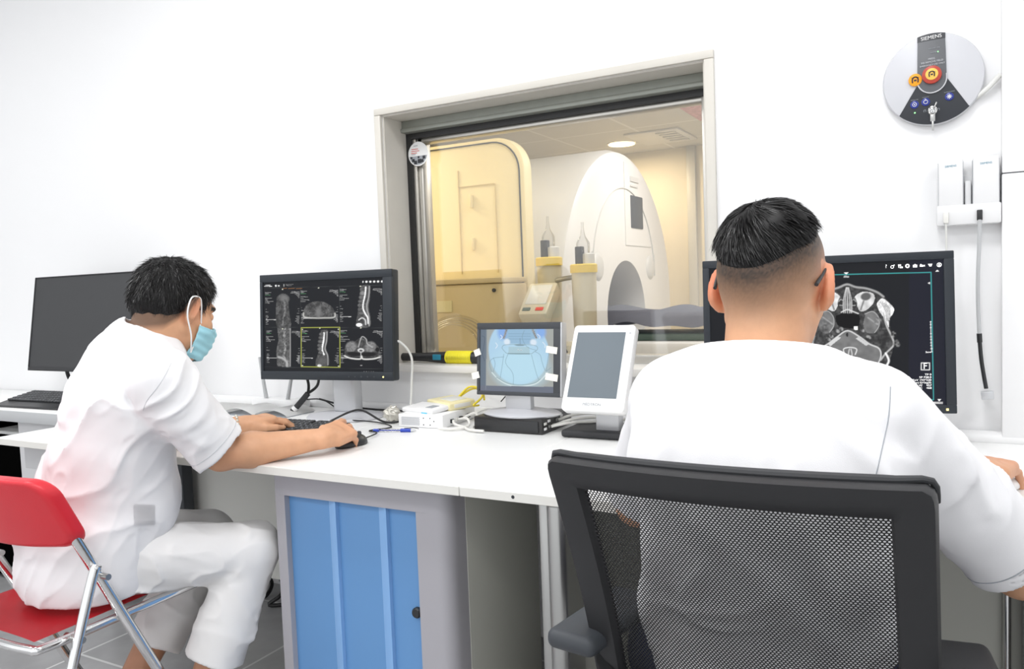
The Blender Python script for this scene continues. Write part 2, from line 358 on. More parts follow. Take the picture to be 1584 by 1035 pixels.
for i, (ww, dx, dz, mm) in enumerate([(.018, -.01, .03, 'inkg'), (.03, -.014, .018, 'inkr'), (.036, -.012, .011, 'inkr'), (.026, -.018, .004, 'inkr'), (.018, -.02, -.001, 'inkg')]):
    b = MB(); b.box(-1.702 + dx - ww / 2, -1.702 + dx + ww / 2, 2.4268, 2.4274, 1.6845 + dz - .0012, 1.6845 + dz + .0012); b.build('print_line', M[mm], s)

# ------------------------------------------------------------------ scanner room behind the glass
b = MB(); b.box(-6, 2.5, 2.52, 6.4, -.05, 0); struct(b, 'floor_scanner_room', M['mrifloor'])
b = MB(); b.box(-6, 2.5, 2.52, 6.4, 2.25, 2.3); struct(b, 'ceiling_scanner_room', M['mriceil'])
b = MB(); b.box(-6, 2.5, 6.3, 6.4, 0, 2.25); struct(b, 'wall_scanner_room_far', M['mriwall'])
b = MB(); b.box(-6.1, -6, 2.52, 6.4, 0, 2.25); struct(b, 'wall_scanner_room_left', M['mriwall'])
b = MB(); b.box(2.5, 2.6, 2.52, 6.4, 0, 2.25); struct(b, 'wall_scanner_room_right', M['mriwall'])
b = MB(); b.box(-1.80, -1.73, 6.26, 6.3, 0, 2.25, .004); struct(b, 'trim_scanner_room', M['mrig'])
g = thing('mri_scanner', 'large white scanner with a round bore seen through the window', 'scanner', (-2.4, 4.3, 0))
def arch(hw, top, n=40, bot=0.):
    zc = top - hw; return [(hw, bot)] + [(hw * math.cos(a), zc + hw * math.sin(a)) for a in np.linspace(0, PI, n)] + [(-hw, bot)]
def archring(xf, xb, hw, top, r_in, zc_in, m, name, bev=.06):   # arch-shaped body along x with a round hole
    bm = MB(); n = 96; out = []; inn = []; ztop = top - hw
    for i in range(n):
        a = 2 * PI * i / n; ca, sa = math.cos(a), math.sin(a)
        if sa >= 0: k = None
        dx, dz = ca, sa
        # ray from bore centre to the arch outline
        best = 1e9
        if abs(dx) > 1e-6:
            t = hw / abs(dx)
            if zc_in + t * dz <= ztop and zc_in + t * dz >= 0: best = min(best, t)
        if dz < -1e-6:
            t = zc_in / -dz
            if abs(t * dx) <= hw + 1e-6: best = min(best, t)
        B = (zc_in - ztop) * dz; Cc = (zc_in - ztop) ** 2 - hw * hw; t = -B + math.sqrt(max(0, B * B - Cc))
        if zc_in + t * dz >= ztop - 1e-6: best = min(best, t)
        out.append((best * dx, zc_in + best * dz)); inn.append((r_in * dx, zc_in + r_in * dz))
    me = bmesh.new(); P = lambda x, q: me.verts.new((x, 4.3 + q[0], q[1]))
    def sc2(q, s): return ((q[0]) * s, zc_in + (q[1] - zc_in) * s if q[1] > .01 else q[1])
    rings = [[P(xb, q) for q in out], [P(xf - bev, q) for q in out], [P(xf - bev * .3, sc2(q, 1 - bev * .3)) for q in out], [P(xf, sc2(q, 1 - bev)) for q in out],
             [P(xf, (q[0] * 1.14, zc_in + (q[1] - zc_in) * 1.14)) for q in inn], [P(xf - .05, (q[0] * 1.06, zc_in + (q[1] - zc_in) * 1.06)) for q in inn], [P(xf - .16, q) for q in inn], [P(xb, q) for q in inn]]
    for a, c in zip(rings, rings[1:]):
        for i in range(n): me.faces.new((a[i], a[(i + 1) % n], c[(i + 1) % n], c[i]))
    bmesh.ops.recalc_face_normals(me, faces=me.faces[:]); bm._new(me); return bm.build(name, m, g)
archring(-1.60, -2.15, .86, 1.935, .27, 1.0, M['mri'], 'front_cover')
archring(-2.151, -3.0, .84, 1.90, .27, 1.0, M['mri'], 'magnet_housing', .02)
b = MB(); b.tube([(-1.598, 4.3 + q[0], q[1]) for q in arch(.50, 1.72, 24, 1.35)], .004, 6, 2); b.build('arch_groove', M['mrig'], g)
b = MB(); b.box(-1.61, -1.594, 4.40, 4.60, 1.50, 1.69, .004); b.build('display_panel', M['dark'], g)
b = MB(); b.box(-1.61, -1.597, 4.3, 4.75, 1.395, 1.40); b.box(-1.61, -1.597, 4.3, 4.305, 1.4, 1.87); b.build('panel_joint', M['mrig'], g)
b = MB(); b.box(-1.605, -1.594, 4.40, 4.54, 1.77, 1.80); b.box(-1.605, -1.594, 4.40, 4.52, 1.74, 1.75); b.build('name_plate', M['mrig'], g)
for dy in (-.42, .42):
    b = MB(T(-1.6, 4.3 + dy, 1.27) @ RY(90)); b.lathe([(0, .012), (.05, .012), (.07, .004), (.075, 0)], 24); b.build('control_dial', M['mrig'], g)
t = thing('patient_table', 'long scanner table with dark green rim running out of the bore', 'table', (-.6, 4.3, 0))
b = MB(); b.box(-2.2, .6, 4.10, 4.50, .86, .90, .015); b.build('table_top', M['green'], t)
b = MB(); b.box(-1.5, .6, 4.03, 4.57, .72, .86, .03); b.build('carriage', M['mri'], t)
b = MB(); b.box(-1.2, .3, 4.12, 4.48, 0, .72, .05); b.build('pedestal', M['mrig'], t)
def fold(u, v):
    x = -2.1 + u * 1.75; y = 4.085 + v * .43; hgt = .10 * (1 - u) ** .35 + .055
    z = .903 + hgt * math.sin(PI * min(max(v * .9 + .06, 0), 1)) ** .6 + .012 * math.sin(23 * u + 5 * v) + .010 * math.sin(41 * u - 11 * v + 1) - .008
    return V((x, y, max(z, .905)))
b = MB(); b.sheet(fold, 70, 24, .008); tag(b.build('blanket', M['blanket'], None, (-1.2, 4.3, .9)), 'rumpled grey blue blanket lying on the scanner table', 'blanket')
# cream equipment cabinets
c = thing('equipment_cabinet', 'tall cream cabinet with rounded corner behind the window', 'cabinet', (-2.6, 3.3, 0))
pts = [(-3.6, 0), (-1.665, 0)] + [(-1.665 - .15 + .15 * math.cos(a), 1.72 + .15 * math.sin(a)) for a in np.linspace(0, PI / 2, 12)] + [(-3.6, 1.875)]
b = MB(); b.prism(pts, 3.2, 3.28, .012); b.build('body', M['mricream'], c)
b = MB(); b.box(-2.02, -2.016, 3.196, 3.205, 1.25, 1.74); b.box(-1.82, -1.816, 3.196, 3.205, 1.25, 1.66); b.box(-2.02, -1.82, 3.196, 3.205, 1.66, 1.664); b.build('door_joint', M['mribox'], c)
b = MB(); b.tube([(-1.69, 3.198, .3), (-1.69, 3.198, 1.71)] + [(-1.69 - .14 + .14 * math.cos(a), 3.198, 1.71 + .14 * math.sin(a)) for a in np.linspace(.2, PI / 2, 8)] + [(-3.4, 3.198, 1.855)], .0035, 6, 0); b.build('edge_seal', M['dark'], c)
for z in (1.36, 1.56):
    b = MB(); b.box(-1.955, -1.94, 3.185, 3.2, z, z + .06, .003); b.build('hinge', M['mricream'], c)
c = thing('low_cabinet', 'tan low cabinet in front of the tall cream one', 'cabinet', (-2.2, 3.05, 0))
b = MB(); b.box(-3.2, -1.66, 2.95, 3.18, 0, 1.20, .012); b.build('body', M['mribox'], c)
b = MB(); b.box(-3.2, -1.66, 2.945, 3.18, 1.202, 1.225, .005); b.build('lid', M['mribox'], c)
b = MB(); b.box(-2.02, -1.92, 2.944, 2.951, 1.08, 1.13); b.build('plate_label', M['cream'], c)
b = MB(); b.cyl((-1.70, 2.94, 1.17), (-1.70, 2.952, 1.17), .008, n=12); b.build('lock', M['dark'], c)
b = MB()
for k in range(5):
    rr = .12 + .012 * k; ph = k * .7; b.tube([(-1.90 + rr * 1.05 * math.cos(a + ph), 2.925 + .004 * k - .01 * math.sin(a), .93 + rr * .8 * math.sin(a + ph)) for a in np.linspace(0, 2 * PI, 14)], .0035, 6, 4)
tag(b.build('tube_coil', M['clear'], None, (-1.9, 2.92, .93)), 'coil of clear plastic tubing hung on the tan low cabinet', 'tube')
# injector
j = thing('contrast_injector', 'cream two barrel injector with yellow collars in front of scanner', 'injector', (-1.42, 3.2, 0))
def barrel(x, y, zt, L, lean):
    M1 = T(x, y, zt) @ RY(lean)
    b = MB(M1); b.lathe([(0, -L), (.046, -L), (.05, -L + .01), (.055, -.03), (.055, -.022), (0, -.022)], 28); o = b.build('barrel', M['injcream'], j)
    b = MB(M1); b.lathe([(.052, -.03), (.06, -.03), (.06, .004), (.054, .008), (0, .008)], 28); b.build('collar', M['injyel'], o)
    b = MB(M1); b.box(-.034, .0, -.016, .016, 0, .085, .004); b.build('plunger', M['dark'], o)
    b = MB(M1); b.lathe([(0, 0), (.026, 0), (.026, .045), (.018, .05), (0, .05)], 20, T(.025, 0, .005)); b.build('syringe_collar', M['mrig'], o)
    b = MB(M1); b.lathe([(.03, 0), (.03, .10), (.012, .13), (.006, .16), (.006, .19), (0, .19)], 20); b.build('syringe', M['clear'], o)
barrel(-1.388, 3.2, 1.262, .34, 0); barrel(-1.556, 3.2, 1.30, .34, 0)
b = MB(); b.tube([(-1.53, 3.18, 1.20), (-1.46, 3.17, 1.21), (-1.41, 3.18, 1.215)], .011, 10); b.build('cross_bar', M['steel'], j)
b = MB(); b.box(-1.58, -1.33, 3.12, 3.28, .82, .925, .03); b.build('injector_head', M['injcream'], j)
b = MB(); b.box(-1.40, -1.36, 3.13, 3.14, .90, .925); b.lathe([(.052, 0), (.056, 0), (.056, .022), (.052, .022)], 28, T(-1.388, 3.2, .915)); b.build('lower_collar', M['injyel'], j)
b = MB(); b.cyl((-1.45, 3.2, .03), (-1.45, 3.2, .84), .03); b.box(-1.64, -1.2, 3.0, 3.4, 0, .04, .015); b.build('stand', M['steel'], j)
Mp = T(-1.535, 3.06, 1.115) @ RZ(4) @ RX(-48)
b = MB(Mp); b.box(-.075, .06, -.02, .045, -.10, .10, .012); p = b.build('control_panel', M['injcream'], j)
b = MB(Mp); b.box(-.056, .042, -.0225, -.019, -.04, .080, .002); b.build('panel_screen', M['panel'], p)
for k, mm in ((-.04, 'green'), (.02, 'redtag')):
    b = MB(Mp); b.box(k - .018, k + .018, -.023, -.019, -.08, -.06, .002); b.build('panel_button', M[mm], p)
b = MB(); b.box(-1.335, -1.285, 3.17, 3.185, .915, .985, .006); b.build('warning_tag', M['redtag'], j)
b = MB(); b.tube([(-1.55, 3.1, .98), (-1.5, 3.09, .95), (-1.47, 3.1, .93), (-1.45, 3.12, .88)], .012, 8); b.build('hose', M['dark'], j)
b = MB(); b.cyl((-1.505, 3.1, .955), (-1.475, 3.09, .97), .035, .02); b.build('clamp', M['mrig'], j)
# ceiling fittings of the scanner room
d = thing('ceiling_downlight', 'glowing round yellow downlight in the scanner room ceiling', 'light', (-2.166, 5.80, 2.25))
b = MB(T(-2.166, 5.80, 2.236)); b.lathe([(.10, .014), (.115, .014), (.113, .010), (.10, .009), (.10, .014)], 28); b.build('rim', M['mri'], d)
b = MB(T(-2.166, 5.80, 2.24)); b.lathe([(0, -.006), (.06, -.004), (.10, 0), (.10, .008), (0, .008)], 28); b.build('lens', M['lamp'], d)
d = thing('air_vent', 'square slatted air vent in the scanner room ceiling', 'vent', (-1.80, 5.72, 2.25))
b = MB(); b.box(-2.02, -1.62, 5.45, 5.95, 2.236, 2.25, .004); b.build('vent_frame', M['mri'], d)
b = MB()
for k in range(5): b.box(-1.80, -1.66, 5.50 + k * .085, 5.545 + k * .085, 2.230, 2.238)
b.build('slats', M['mrig'], d)
b = MB(); b.box(-1.42, -.7, 4.35, 5.30, 2.238, 2.25); tag(b.build('speckled_ceiling_panel', M['pink'], None, (-1.1, 4.8, 2.25)), 'pink speckled panel set in the scanner room ceiling', 'ceiling panel')

# ------------------------------------------------------------------ desks
def desk(xa, xb, lab, legs):
    t = thing('desk', lab, 'desk', ((xa + xb) / 2, 1.86, 0), 'white desks along the wall')
    b = MB(); b.box(xa, xb, 1.43, 2.262, .728, .75, .0015, 1); b.build('desktop', M['desk'], t)
    b = MB(); b.box(xa + .0005, xb - .0005, 1.4265, 1.431, .7285, .7495, .001, 1); b.build('edge_band', M['edge'], t)
    return t
dk = desk(-2.74, -1.637, 'white desk top under the keyboard of the masked person', 1)
b = MB(); b.box(-2.60, -1.66, 2.07, 2.09, .135, .728); b.build('modesty_panel', M['panel'], dk)
b = MB(); b.box(-2.64, -2.555, 1.99, 2.04, .0, .728, .006); b.build('leg', M['dark'], dk)
b = MB(); b.cyl((-2.557, 2.015, .66), (-2.54, 2.015, .66), .018, n=16); b.build('bolt', M['black'], dk)
dk = desk(-1.635, -.932, 'white desk top above the blue fronted cabinet', 1)
dk = desk(-.930, 1.45, 'white desk top in front of the person with glasses', 1)
b = MB(); b.box(-.765, -.742, 1.475, 1.56, 0, .728, .008); b.box(-.742, -.70, 1.46, 1.57, 0, .728, .018, 4); b.build('leg', M['steel'], dk)
b = MB(); b.box(-.75, -.71, 1.57, 2.0, .05, .728, .004); b.build('cable_panel', M['cabside'], dk)
b = MB(); b.box(-.70, 1.3, 2.0, 2.02, .10, .728); b.build('modesty_panel', M['cabside'], dk)
b = MB(); b.cyl((.118, 1.985, 0), (.118, 1.985, .728), .008); b.build('support_rod', M['chrome'], dk)
b = MB(); b.box(.145, .20, 1.93, 1.99, 0, .728, .004); b.build('leg', M['steel'], dk)
b = MB(); b.cyl((-.797, 1.4262, .7395), (-.797, 1.432, .7395), .004, n=10); b.build('edge_chip', M['fan'], dk)
b = MB(); b.tube([(-2.745, 2.28, .757), (2.2, 2.28, .757)], .020, 16, 0); tag(b.build('cable_duct', M['white'], None, (-.3, 2.28, .757)), 'long rounded white cable duct along the wall at the back of the desks', 'cable duct')
# tambour cabinet
c = thing('tambour_cabinet', 'grey cabinet with pale blue sliding door under the white desks', 'cabinet', (-1.26, 1.69, 0))
b = MB(); xa, xb = -1.540, -1.0
b.box(xa, xa + .032, 1.48, 1.52, .1002, .6618); b.box(xa, -1.06, 1.48, 1.52, .662, .72); b.box(xa, -1.06, 1.48, 1.52, .03, .10); b.box(-1.090, -1.06, 1.48, 1.52, .1002, .6618)
pts = [(-1.06, 1.52), (-1.06, 1.48)] + [(-1.035 + .035 * math.sin(a), 1.515 - .035 * math.cos(a)) for a in np.linspace(0, PI / 2, 8)] + [(-1.0, 1.56), (-1.06, 1.56)]
b.prism([(p[0], -p[1]) for p in pts], .03, .72, 0, RX(90)); b.build('frame', M['cabgrey'], c)
b = MB(); b.box(-1.012, -.9985, 1.555, 1.92, .03, .72, .001); b.build('side_panel', M['cabside'], c)
b = MB(); b.box(xa, -1.01, 1.9, 1.92, .03, .72); b.box(xa, xa + .015, 1.52, 1.9, .03, .72); b.box(xa, -1.01, 1.52, 1.9, .03, .05); b.build('carcass', M['cabside'], c)
d = MB(); d.box(-1.512, -1.086, 1.497, 1.507, .08, .672); door = d.build('door', M['blue'], c)
for xr in (-1.342, -1.183):
    b = MB(); b.prism([(xr - .030, -1.497), (xr - .003, -1.4865), (xr, -1.4865), (xr + .001, -1.497)], .085, .662, 0, RX(90)); b.build('door_rib', M['blue2'], door)
b = MB(T(-1.108, 1.497, .412) @ RX(90)); b.lathe([(0, 0), (.013, 0), (.013, .008), (.010, .012), (0, .012)], 24); b.build('knob', M['black'], c)
# drawer pedestal under the left desk
c = thing('hanging_drawers', 'grey drawer unit with slanted handle hung under the end of the desk', 'cabinet', (-2.55, 1.75, 0))
b = MB(); b.box(-2.71, -2.56, 1.50, 1.70, .635, .7275, .003); b.build('top_drawer', M['ltgrey'], c)
b = MB(); b.box(-2.66, -2.56, 1.515, 1.70, .50, .6355, .003); b.build('body', M['cabgrey'], c)
b = MB(); b.tube([(-2.655, 1.515, .545), (-2.64, 1.49, .555), (-2.62, 1.49, .60), (-2.615, 1.515, .61)], .006, 8); b.build('handle', M['chrome'], c)
# counter at the left
c = thing('counter', 'white topped counter with grey edge carrying the switched off monitor', 'counter', (-4.2, 2.06, 0))
b = MB(); b.box(-6.5, -2.80, 1.83, 2.29, .705, .75, .002); b.build('counter_top', M['desk'], c)
b = MB(); b.box(-6.5, -2.80, 1.8255, 1.832, .704, .7485, .001); b.build('front_edge', M['cedge'], c)
b = MB(); b.box(-3.37, -2.83, 1.85, 2.28, .02, .704); b.build('side_panel', M['ltgrey'], c)
b = MB(); b.box(-6.4, -3.372, 2.24, 2.28, .02, .704); b.box(-6.4, -3.372, 1.87, 2.24, .60, .62); b.box(-6.4, -3.372, 1.86, 1.88, .02, .62); b.build('niche_shade', M['void'], c)  # black back, shelf and front plate paint the shade below the counter top
b = MB(); b.box(-3.72, -3.42, 1.92, 2.15, .621, .634, .003); b.sheet(lambda u, v: V((-3.72 + .3 * u, 1.92 + .23 * v, .636 + .008 * math.sin(3 * u))), 8, 4, .004); tag(b.build('paper_stack', M['paper'], None, (-3.57, 2.02, .621)), 'papers lying in the dark counter shelf below the keyboard', 'papers')
# floor cables
for pts, lab in (([(-2.72, 2.20, .012), (-2.66, 2.10, .012), (-2.57, 2.06, .012), (-2.51, 2.11, .012), (-2.56, 2.18, .03), (-2.63, 2.22, .05), (-2.45, 2.24, .02)], 'black cable loop lying on the floor behind the masked person'),
                 ([(-2.48, 2.22, .10), (-2.44, 2.16, .02), (-2.38, 2.12, .012), (-2.33, 2.16, .012), (-2.36, 2.22, .05), (-2.46, 2.19, .09), (-2.31, 2.20, .10), (-2.22, 2.14, .05), (-2.25, 2.10, .012), (-2.16, 2.16, .012)], 'tangled black cable on the floor beside the blue fronted cabinet')):
    b = MB(); b.tube(pts, .0075, 8); tag(b.build('floor_cable', M['bcable'], None, pts[0]), lab, 'cable')

# ------------------------------------------------------------------ red folding chair
c = thing('folding_chair', 'red folding chair with chrome tube frame under the masked person', 'chair', (-1.935, 1.12, 0))
xr, xl = -1.735, -2.135
def seatf(u, v):
    x = xl + .012 + (xr - xl - .024) * u; e = max(abs(u - .5), 0) * 2; f = .41 * v
    return V((x, .958 + f, .448 - .010 * math.sin(PI * v) * (1 - e ** 4) + .006 * v - .003 * e ** 6))
b = MB(); b.sheet(seatf, 24, 24, .016); b.build('seat', M['red'], c)
b = MB(); b.tube([(xr, 1.37, .432), (xr, 1.2, .430), (xr, .985, .428), (xr - .03, .952, .428), (-1.935, .945, .428), (xl + .03, .952, .428), (xl, .985, .428), (xl, 1.2, .430), (xl, 1.37, .432), (xl + .025, 1.39, .432), (-1.935, 1.395, .432), (xr - .025, 1.39, .432), (xr, 1.37, .432)], .0105, 12, 5); b.build('seat_frame', M['chrome'], c)
for x in (xr + .016, xl - .016):
    b = MB(); b.tube([(x, 1.040, .668), (x, 1.047, .655), (x, 1.235, .262), (x, 1.36, .012)], .0125, 12, 6); b.build('leg', M['chrome'], c)
    b = MB(); b.tube([(x + (.02 if x > -1.9 else -.02), 1.082, .575), (x + (.022 if x > -1.9 else -.022), 1.055, .52), (x + (.022 if x > -1.9 else -.022), .89, .012)], .0115, 12, 6); b.build('leg', M['chrome'], c)
    for yy, zz in ((1.10, .55), (1.03, .43)):
        b = MB(); b.cyl((x - .03, yy, zz), (x + .033, yy, zz), .0075, n=12); b.build('rivet', M['steel'], c)
for yy, zz in ((1.30, .13), (.935, .17)):
    b = MB(); b.tube([(xr + .03, yy, zz), (xl - .03, yy, zz)], .009, 10, 0); b.build('stretcher', M['chrome'], c)
def seat_back(P):
    a = (P[:, 0] + 1.935) / .232; yc = 1.047 - .47 * (P[:, 2] - .655) - .045 * (1 - np.clip(a, -1, 1) ** 2) + .006
    q = np.stack([np.abs(P[:, 0] + 1.935) - .194, np.abs(P[:, 2] - .718 - .010 * (1 - a * a) * np.sign(P[:, 2] - .718)) - .042], 1)
    f = np.linalg.norm(np.maximum(q, 0), axis=1) + np.minimum(q.max(1), 0) - .040; w = np.abs(P[:, 1] - yc) * .90 - .008; k = np.stack([f + .011, w], 1)
    return np.linalg.norm(np.maximum(k, 0), axis=1) + np.minimum(k.max(1), 0) - .011
sdf_obj('backrest', seat_back, (-2.22, .90, .61), (-1.65, 1.12, .84), .004, M['red'], c)

# ------------------------------------------------------------------ black mesh office chair
c = thing('office_chair', 'black mesh back office chair with the person in glasses seated', 'chair', (-.245, 1.2, 0))
def bk(a, s):                                            # a in -1..1 across, s in 0..1 down
    hw = .2385 + .004 * s; z = .945 - .50 * s + .006 * a * a * 0
    y = .938 + .030 * a * a + .20 * s - .085 * s * s * 0 + .02 * math.sin(PI * s)
    return V((-.245 + hw * a, y, z))
bmf = bmesh.new(); na, ns = 60, 60
IA, IS0, IS1 = .80, .088, .93
def sq(i, n): return -1 + 2 * i / n
def outer(k, N):                                         # k-th point of the outer and the inner outline
    t = k / N * 4; side = int(t) % 4; f = t - int(t); R = .12
    pts = [(-1 + 2 * f, 0), (1, f), (1 - 2 * f, 1), (-1, 1 - f)][side]
    ipts = [(-IA + 2 * IA * f, IS0), (IA, IS0 + (IS1 - IS0) * f), (IA - 2 * IA * f, IS1), (-IA, IS1 - (IS1 - IS0) * f)][side]
    return pts, ipts
N = 160; rows = []
def rnd(p, r=.05, rs=.045):                              # round the corners of the outline
    a, s = p; ax = abs(a) - (1 - r); sx = max(rs - s, s - (1 - rs)); 
    if ax > 0 and sx > 0:
        k = math.hypot(ax / r, sx / rs)
        if k > 1: a = math.copysign(1 - r + ax / k, a); s = rs - sx / k if s < .5 else 1 - rs + sx / k
    return a, s
for k in range(N):
    o, i = outer(k, N); o = rnd(o); prof = []
    for f, d in ((1.0, .014), (1.0, -.006), (.93, -.016), (.5, -.018), (.08, -.014), (0, -.004), (0, .010), (.5, .016)):
        a = i[0] + (o[0] - i[0]) * f; s = i[1] + (o[1] - i[1]) * f; prof.append(bmf.verts.new(bk(a, s) + V((0, d, 0))))
    rows.append(prof)
for k in range(N):
    p, q = rows[k], rows[(k + 1) % N]
    for j in range(8): bmf.faces.new((p[j], p[(j + 1) % 8], q[(j + 1) % 8], q[j]))
bmesh.ops.recalc_face_normals(bmf, faces=bmf.faces[:]); b = MB(); b._new(bmf); b.build('back_frame', M['chairframe'], c, smooth=50)
# mesh fabric: hexagonal holes
px, pz = .0052, .0034; nc, nr = int(.40 / px), int(.43 / pz); vs = []; fs = []
for r in range(nr):
    for q in range(nc):
        cx = (q + .5 * (r % 2)) * px - .20; cz = r * pz; base = len(vs)
        for sc_ in (1., .60):
            for (hx, hz) in ((0, -2 / 3), (.5, -1 / 3), (.5, 1 / 3), (0, 2 / 3), (-.5, 1 / 3), (-.5, -1 / 3)):
                X = cx + hx * px * sc_; Z = cz + hz * pz * sc_ * (1 if sc_ == 1 else 1.0)
                vs.append(bk(min(max(X / .2385, -.84), .84), .07 + Z / .5) + V((0, .004, 0)))
        for i in range(6): fs.append((base + i, base + (i + 1) % 6, base + 6 + (i + 1) % 6, base + 6 + i))
o = np_mesh('back_mesh', [tuple(v) for v in vs], fs, M['mesh'], c, smooth=False)
b = MB(); b.tube([bk(-.997, .05) + V((0, .014, 0))] + [bk(a, .004) + V((0, .012, .004)) for a in np.linspace(-.975, .975, 14)] + [bk(.997, .05) + V((0, .014, 0))], [.003, .0062, .0065, .0065, .0065, .0062, .003], 10, 3); b.build('top_piping', M['blackm'], c)
b = MB(); b.sheet(lambda u, v: bk(-.96 + 1.92 * u, .66 + .10 * v + .26 * (1 - (2 * u - 1) ** 2)) + V((0, -.018 - .004 * math.sin(PI * v), 0)), 40, 6, .012); b.build('lumbar_bar', M['black'], c)
b = MB(); b.box(-.50, .01, 1.02, 1.50, .43, .50, .03, 4); b.build('seat', M['blackm'], c)
b = MB(); b.box(-.30, -.19, 1.08, 1.13, .36, .60, .015); b.build('back_bracket', M['black'], c)
for sx in (-1, 1):
    X = -.230 + sx * .262
    b = MB(); b.box(X - .043, X + .043, 1.05, 1.27, .620, .652, .014, 4, T(X, 1.12, .63) @ RZ(sx * 8) @ T(-X, -1.12, -.63)); a_ = b.build('armrest', M['chairframe'] if sx > 0 else M['dark'], c)
    b = MB(); b.tube([(X, 1.16, .62), (X, 1.20, .55), (X - sx * .02, 1.23, .46), (X - sx * .10, 1.27, .425)], .018, 10); b.build('arm_post', M['black'], a_)
b = MB(); b.cyl((-.245, 1.25, .09), (-.245, 1.25, .43), .028); b.build('gas_lift', M['black'], c)
for k in range(5):
    a = 2 * PI * k / 5 + .3; e = V((-.245 + .28 * math.cos(a), 1.25 + .28 * math.sin(a), .075))
    b = MB(); b.tube([(-.245, 1.25, .11), e], [.03, .016], 10, 4); l = b.build('base_leg', M['black'], c)
    b = MB(); b.cyl(e + V((-.012, -.012, -.05)), e + V((.012, .012, -.05)), .025, n=16); b.build('caster', M['black'], l)
# ------------------------------------------------------------------ screens (light-emitting pictures as vertex colours)
class Canvas:
    def __init__(s, nx, ny, quad):                       # quad: drawing coordinates of TL, TR, BR, BL
        s.nx, s.ny = nx, ny; u, v = np.meshgrid(np.linspace(0, 1, nx), np.linspace(0, 1, ny)); s.u, s.v = u, v
        q = [np.array(p, float) for p in quad]
        P = ((1 - u) * (1 - v))[..., None] * q[0] + (u * (1 - v))[..., None] * q[1] + (u * v)[..., None] * q[2] + ((1 - u) * v)[..., None] * q[3]
        s.x, s.y = P[..., 0], P[..., 1]; s.c = np.zeros((ny, nx, 3)); s.px = abs(q[1][0] - q[0][0]) / nx
        g = np.random.default_rng(3); s.n1 = s.noise(g, 7); s.n2 = s.noise(g, 3); s.n0 = g.random((ny, nx))
    def noise(s, g, k):
        a = g.random((s.ny // k + 3, s.nx // k + 3)); yi, xi = np.mgrid[0:s.ny, 0:s.nx] / k; y0, x0 = yi.astype(int), xi.astype(int); fy, fx = yi - y0, xi - x0
        return (a[y0, x0] * (1 - fx) + a[y0, x0 + 1] * fx) * (1 - fy) + (a[y0 + 1, x0] * (1 - fx) + a[y0 + 1, x0 + 1] * fx) * fy
    def put(s, m, col, a=1.):
        m = np.clip(m * a, 0, 1)[..., None]; s.c = s.c * (1 - m) + np.array(col, float) * m if np.ndim(col) == 1 else s.c * (1 - m) + col * m
    def ell(s, cx, cy, rx, ry, rot=0., soft=.12):
        a = math.radians(rot); X = (s.x - cx) * math.cos(a) + (s.y - cy) * math.sin(a); Y = -(s.x - cx) * math.sin(a) + (s.y - cy) * math.cos(a)
        return np.clip((1 - np.hypot(X / rx, Y / ry)) / soft + .5, 0, 1)
    def poly(s, pts):
        ins = np.zeros(s.x.shape, bool); n = len(pts)
        for i in range(n):
            (x1, y1), (x2, y2) = pts[i], pts[(i + 1) % n]
            if y1 != y2: ins ^= ((s.y < y1) != (s.y < y2)) & (s.x < (x2 - x1) * (s.y - y1) / (y2 - y1) + x1)
        return ins.astype(float)
    def line(s, pts, w):
        d = np.full(s.x.shape, 1e9)
        for (x1, y1), (x2, y2) in zip(pts, pts[1:]):
            dx, dy = x2 - x1, y2 - y1; t = np.clip(((s.x - x1) * dx + (s.y - y1) * dy) / (dx * dx + dy * dy + 1e-9), 0, 1); d = np.minimum(d, np.hypot(s.x - x1 - t * dx, s.y - y1 - t * dy))
        return np.clip(1.3 - d / w, 0, 1)
    def rect(s, x0, x1, y0, y1): return ((s.x > x0) & (s.x < x1) & (s.y > y0) & (s.y < y1)).astype(float)
    def gray(s, v): return np.repeat(np.clip(v, 0, 4)[..., None], 3, 2)
    def mesh(s, name, M1, w, h, m, parent):
        X = (s.u - .5) * w; Z = h * (1 - s.v); P = np.stack([X, np.zeros_like(X), Z, np.ones_like(X)], -1).reshape(-1, 4) @ np.array(M1).T
        i = np.arange(s.nx * s.ny).reshape(s.ny, s.nx); f = np.stack([i[1:, :-1], i[1:, 1:], i[:-1, 1:], i[:-1, :-1]], -1).reshape(-1, 4)
        return np_mesh(name, P[:, :3], f, m, parent, s.c.reshape(-1, 3), smooth=False)
def catrom(pts, k=6):
    return [(p.x, p.y) for p in spline([(a, b, 0) for a, b in pts], k)]
def rules(cv, x, y, widths, dy, right=False, h=4, val=.5, hue=(1, 1, 1)):   # rows of unreadable small print
    for i, wd in enumerate(widths):
        yy = y + i * dy
        m = cv.rect(x - wd, x, yy, yy + h) if right else cv.rect(x, x + wd, yy, yy + h)
        cv.put(m * (.45 + .55 * cv.n0), [val * q for q in hue])
M['scr1'] = screen_mat('spine_screen', 1.25); M['scr2'] = screen_mat('head_screen', 1.25); M['scr3'] = screen_mat('bore_camera_screen', .9)

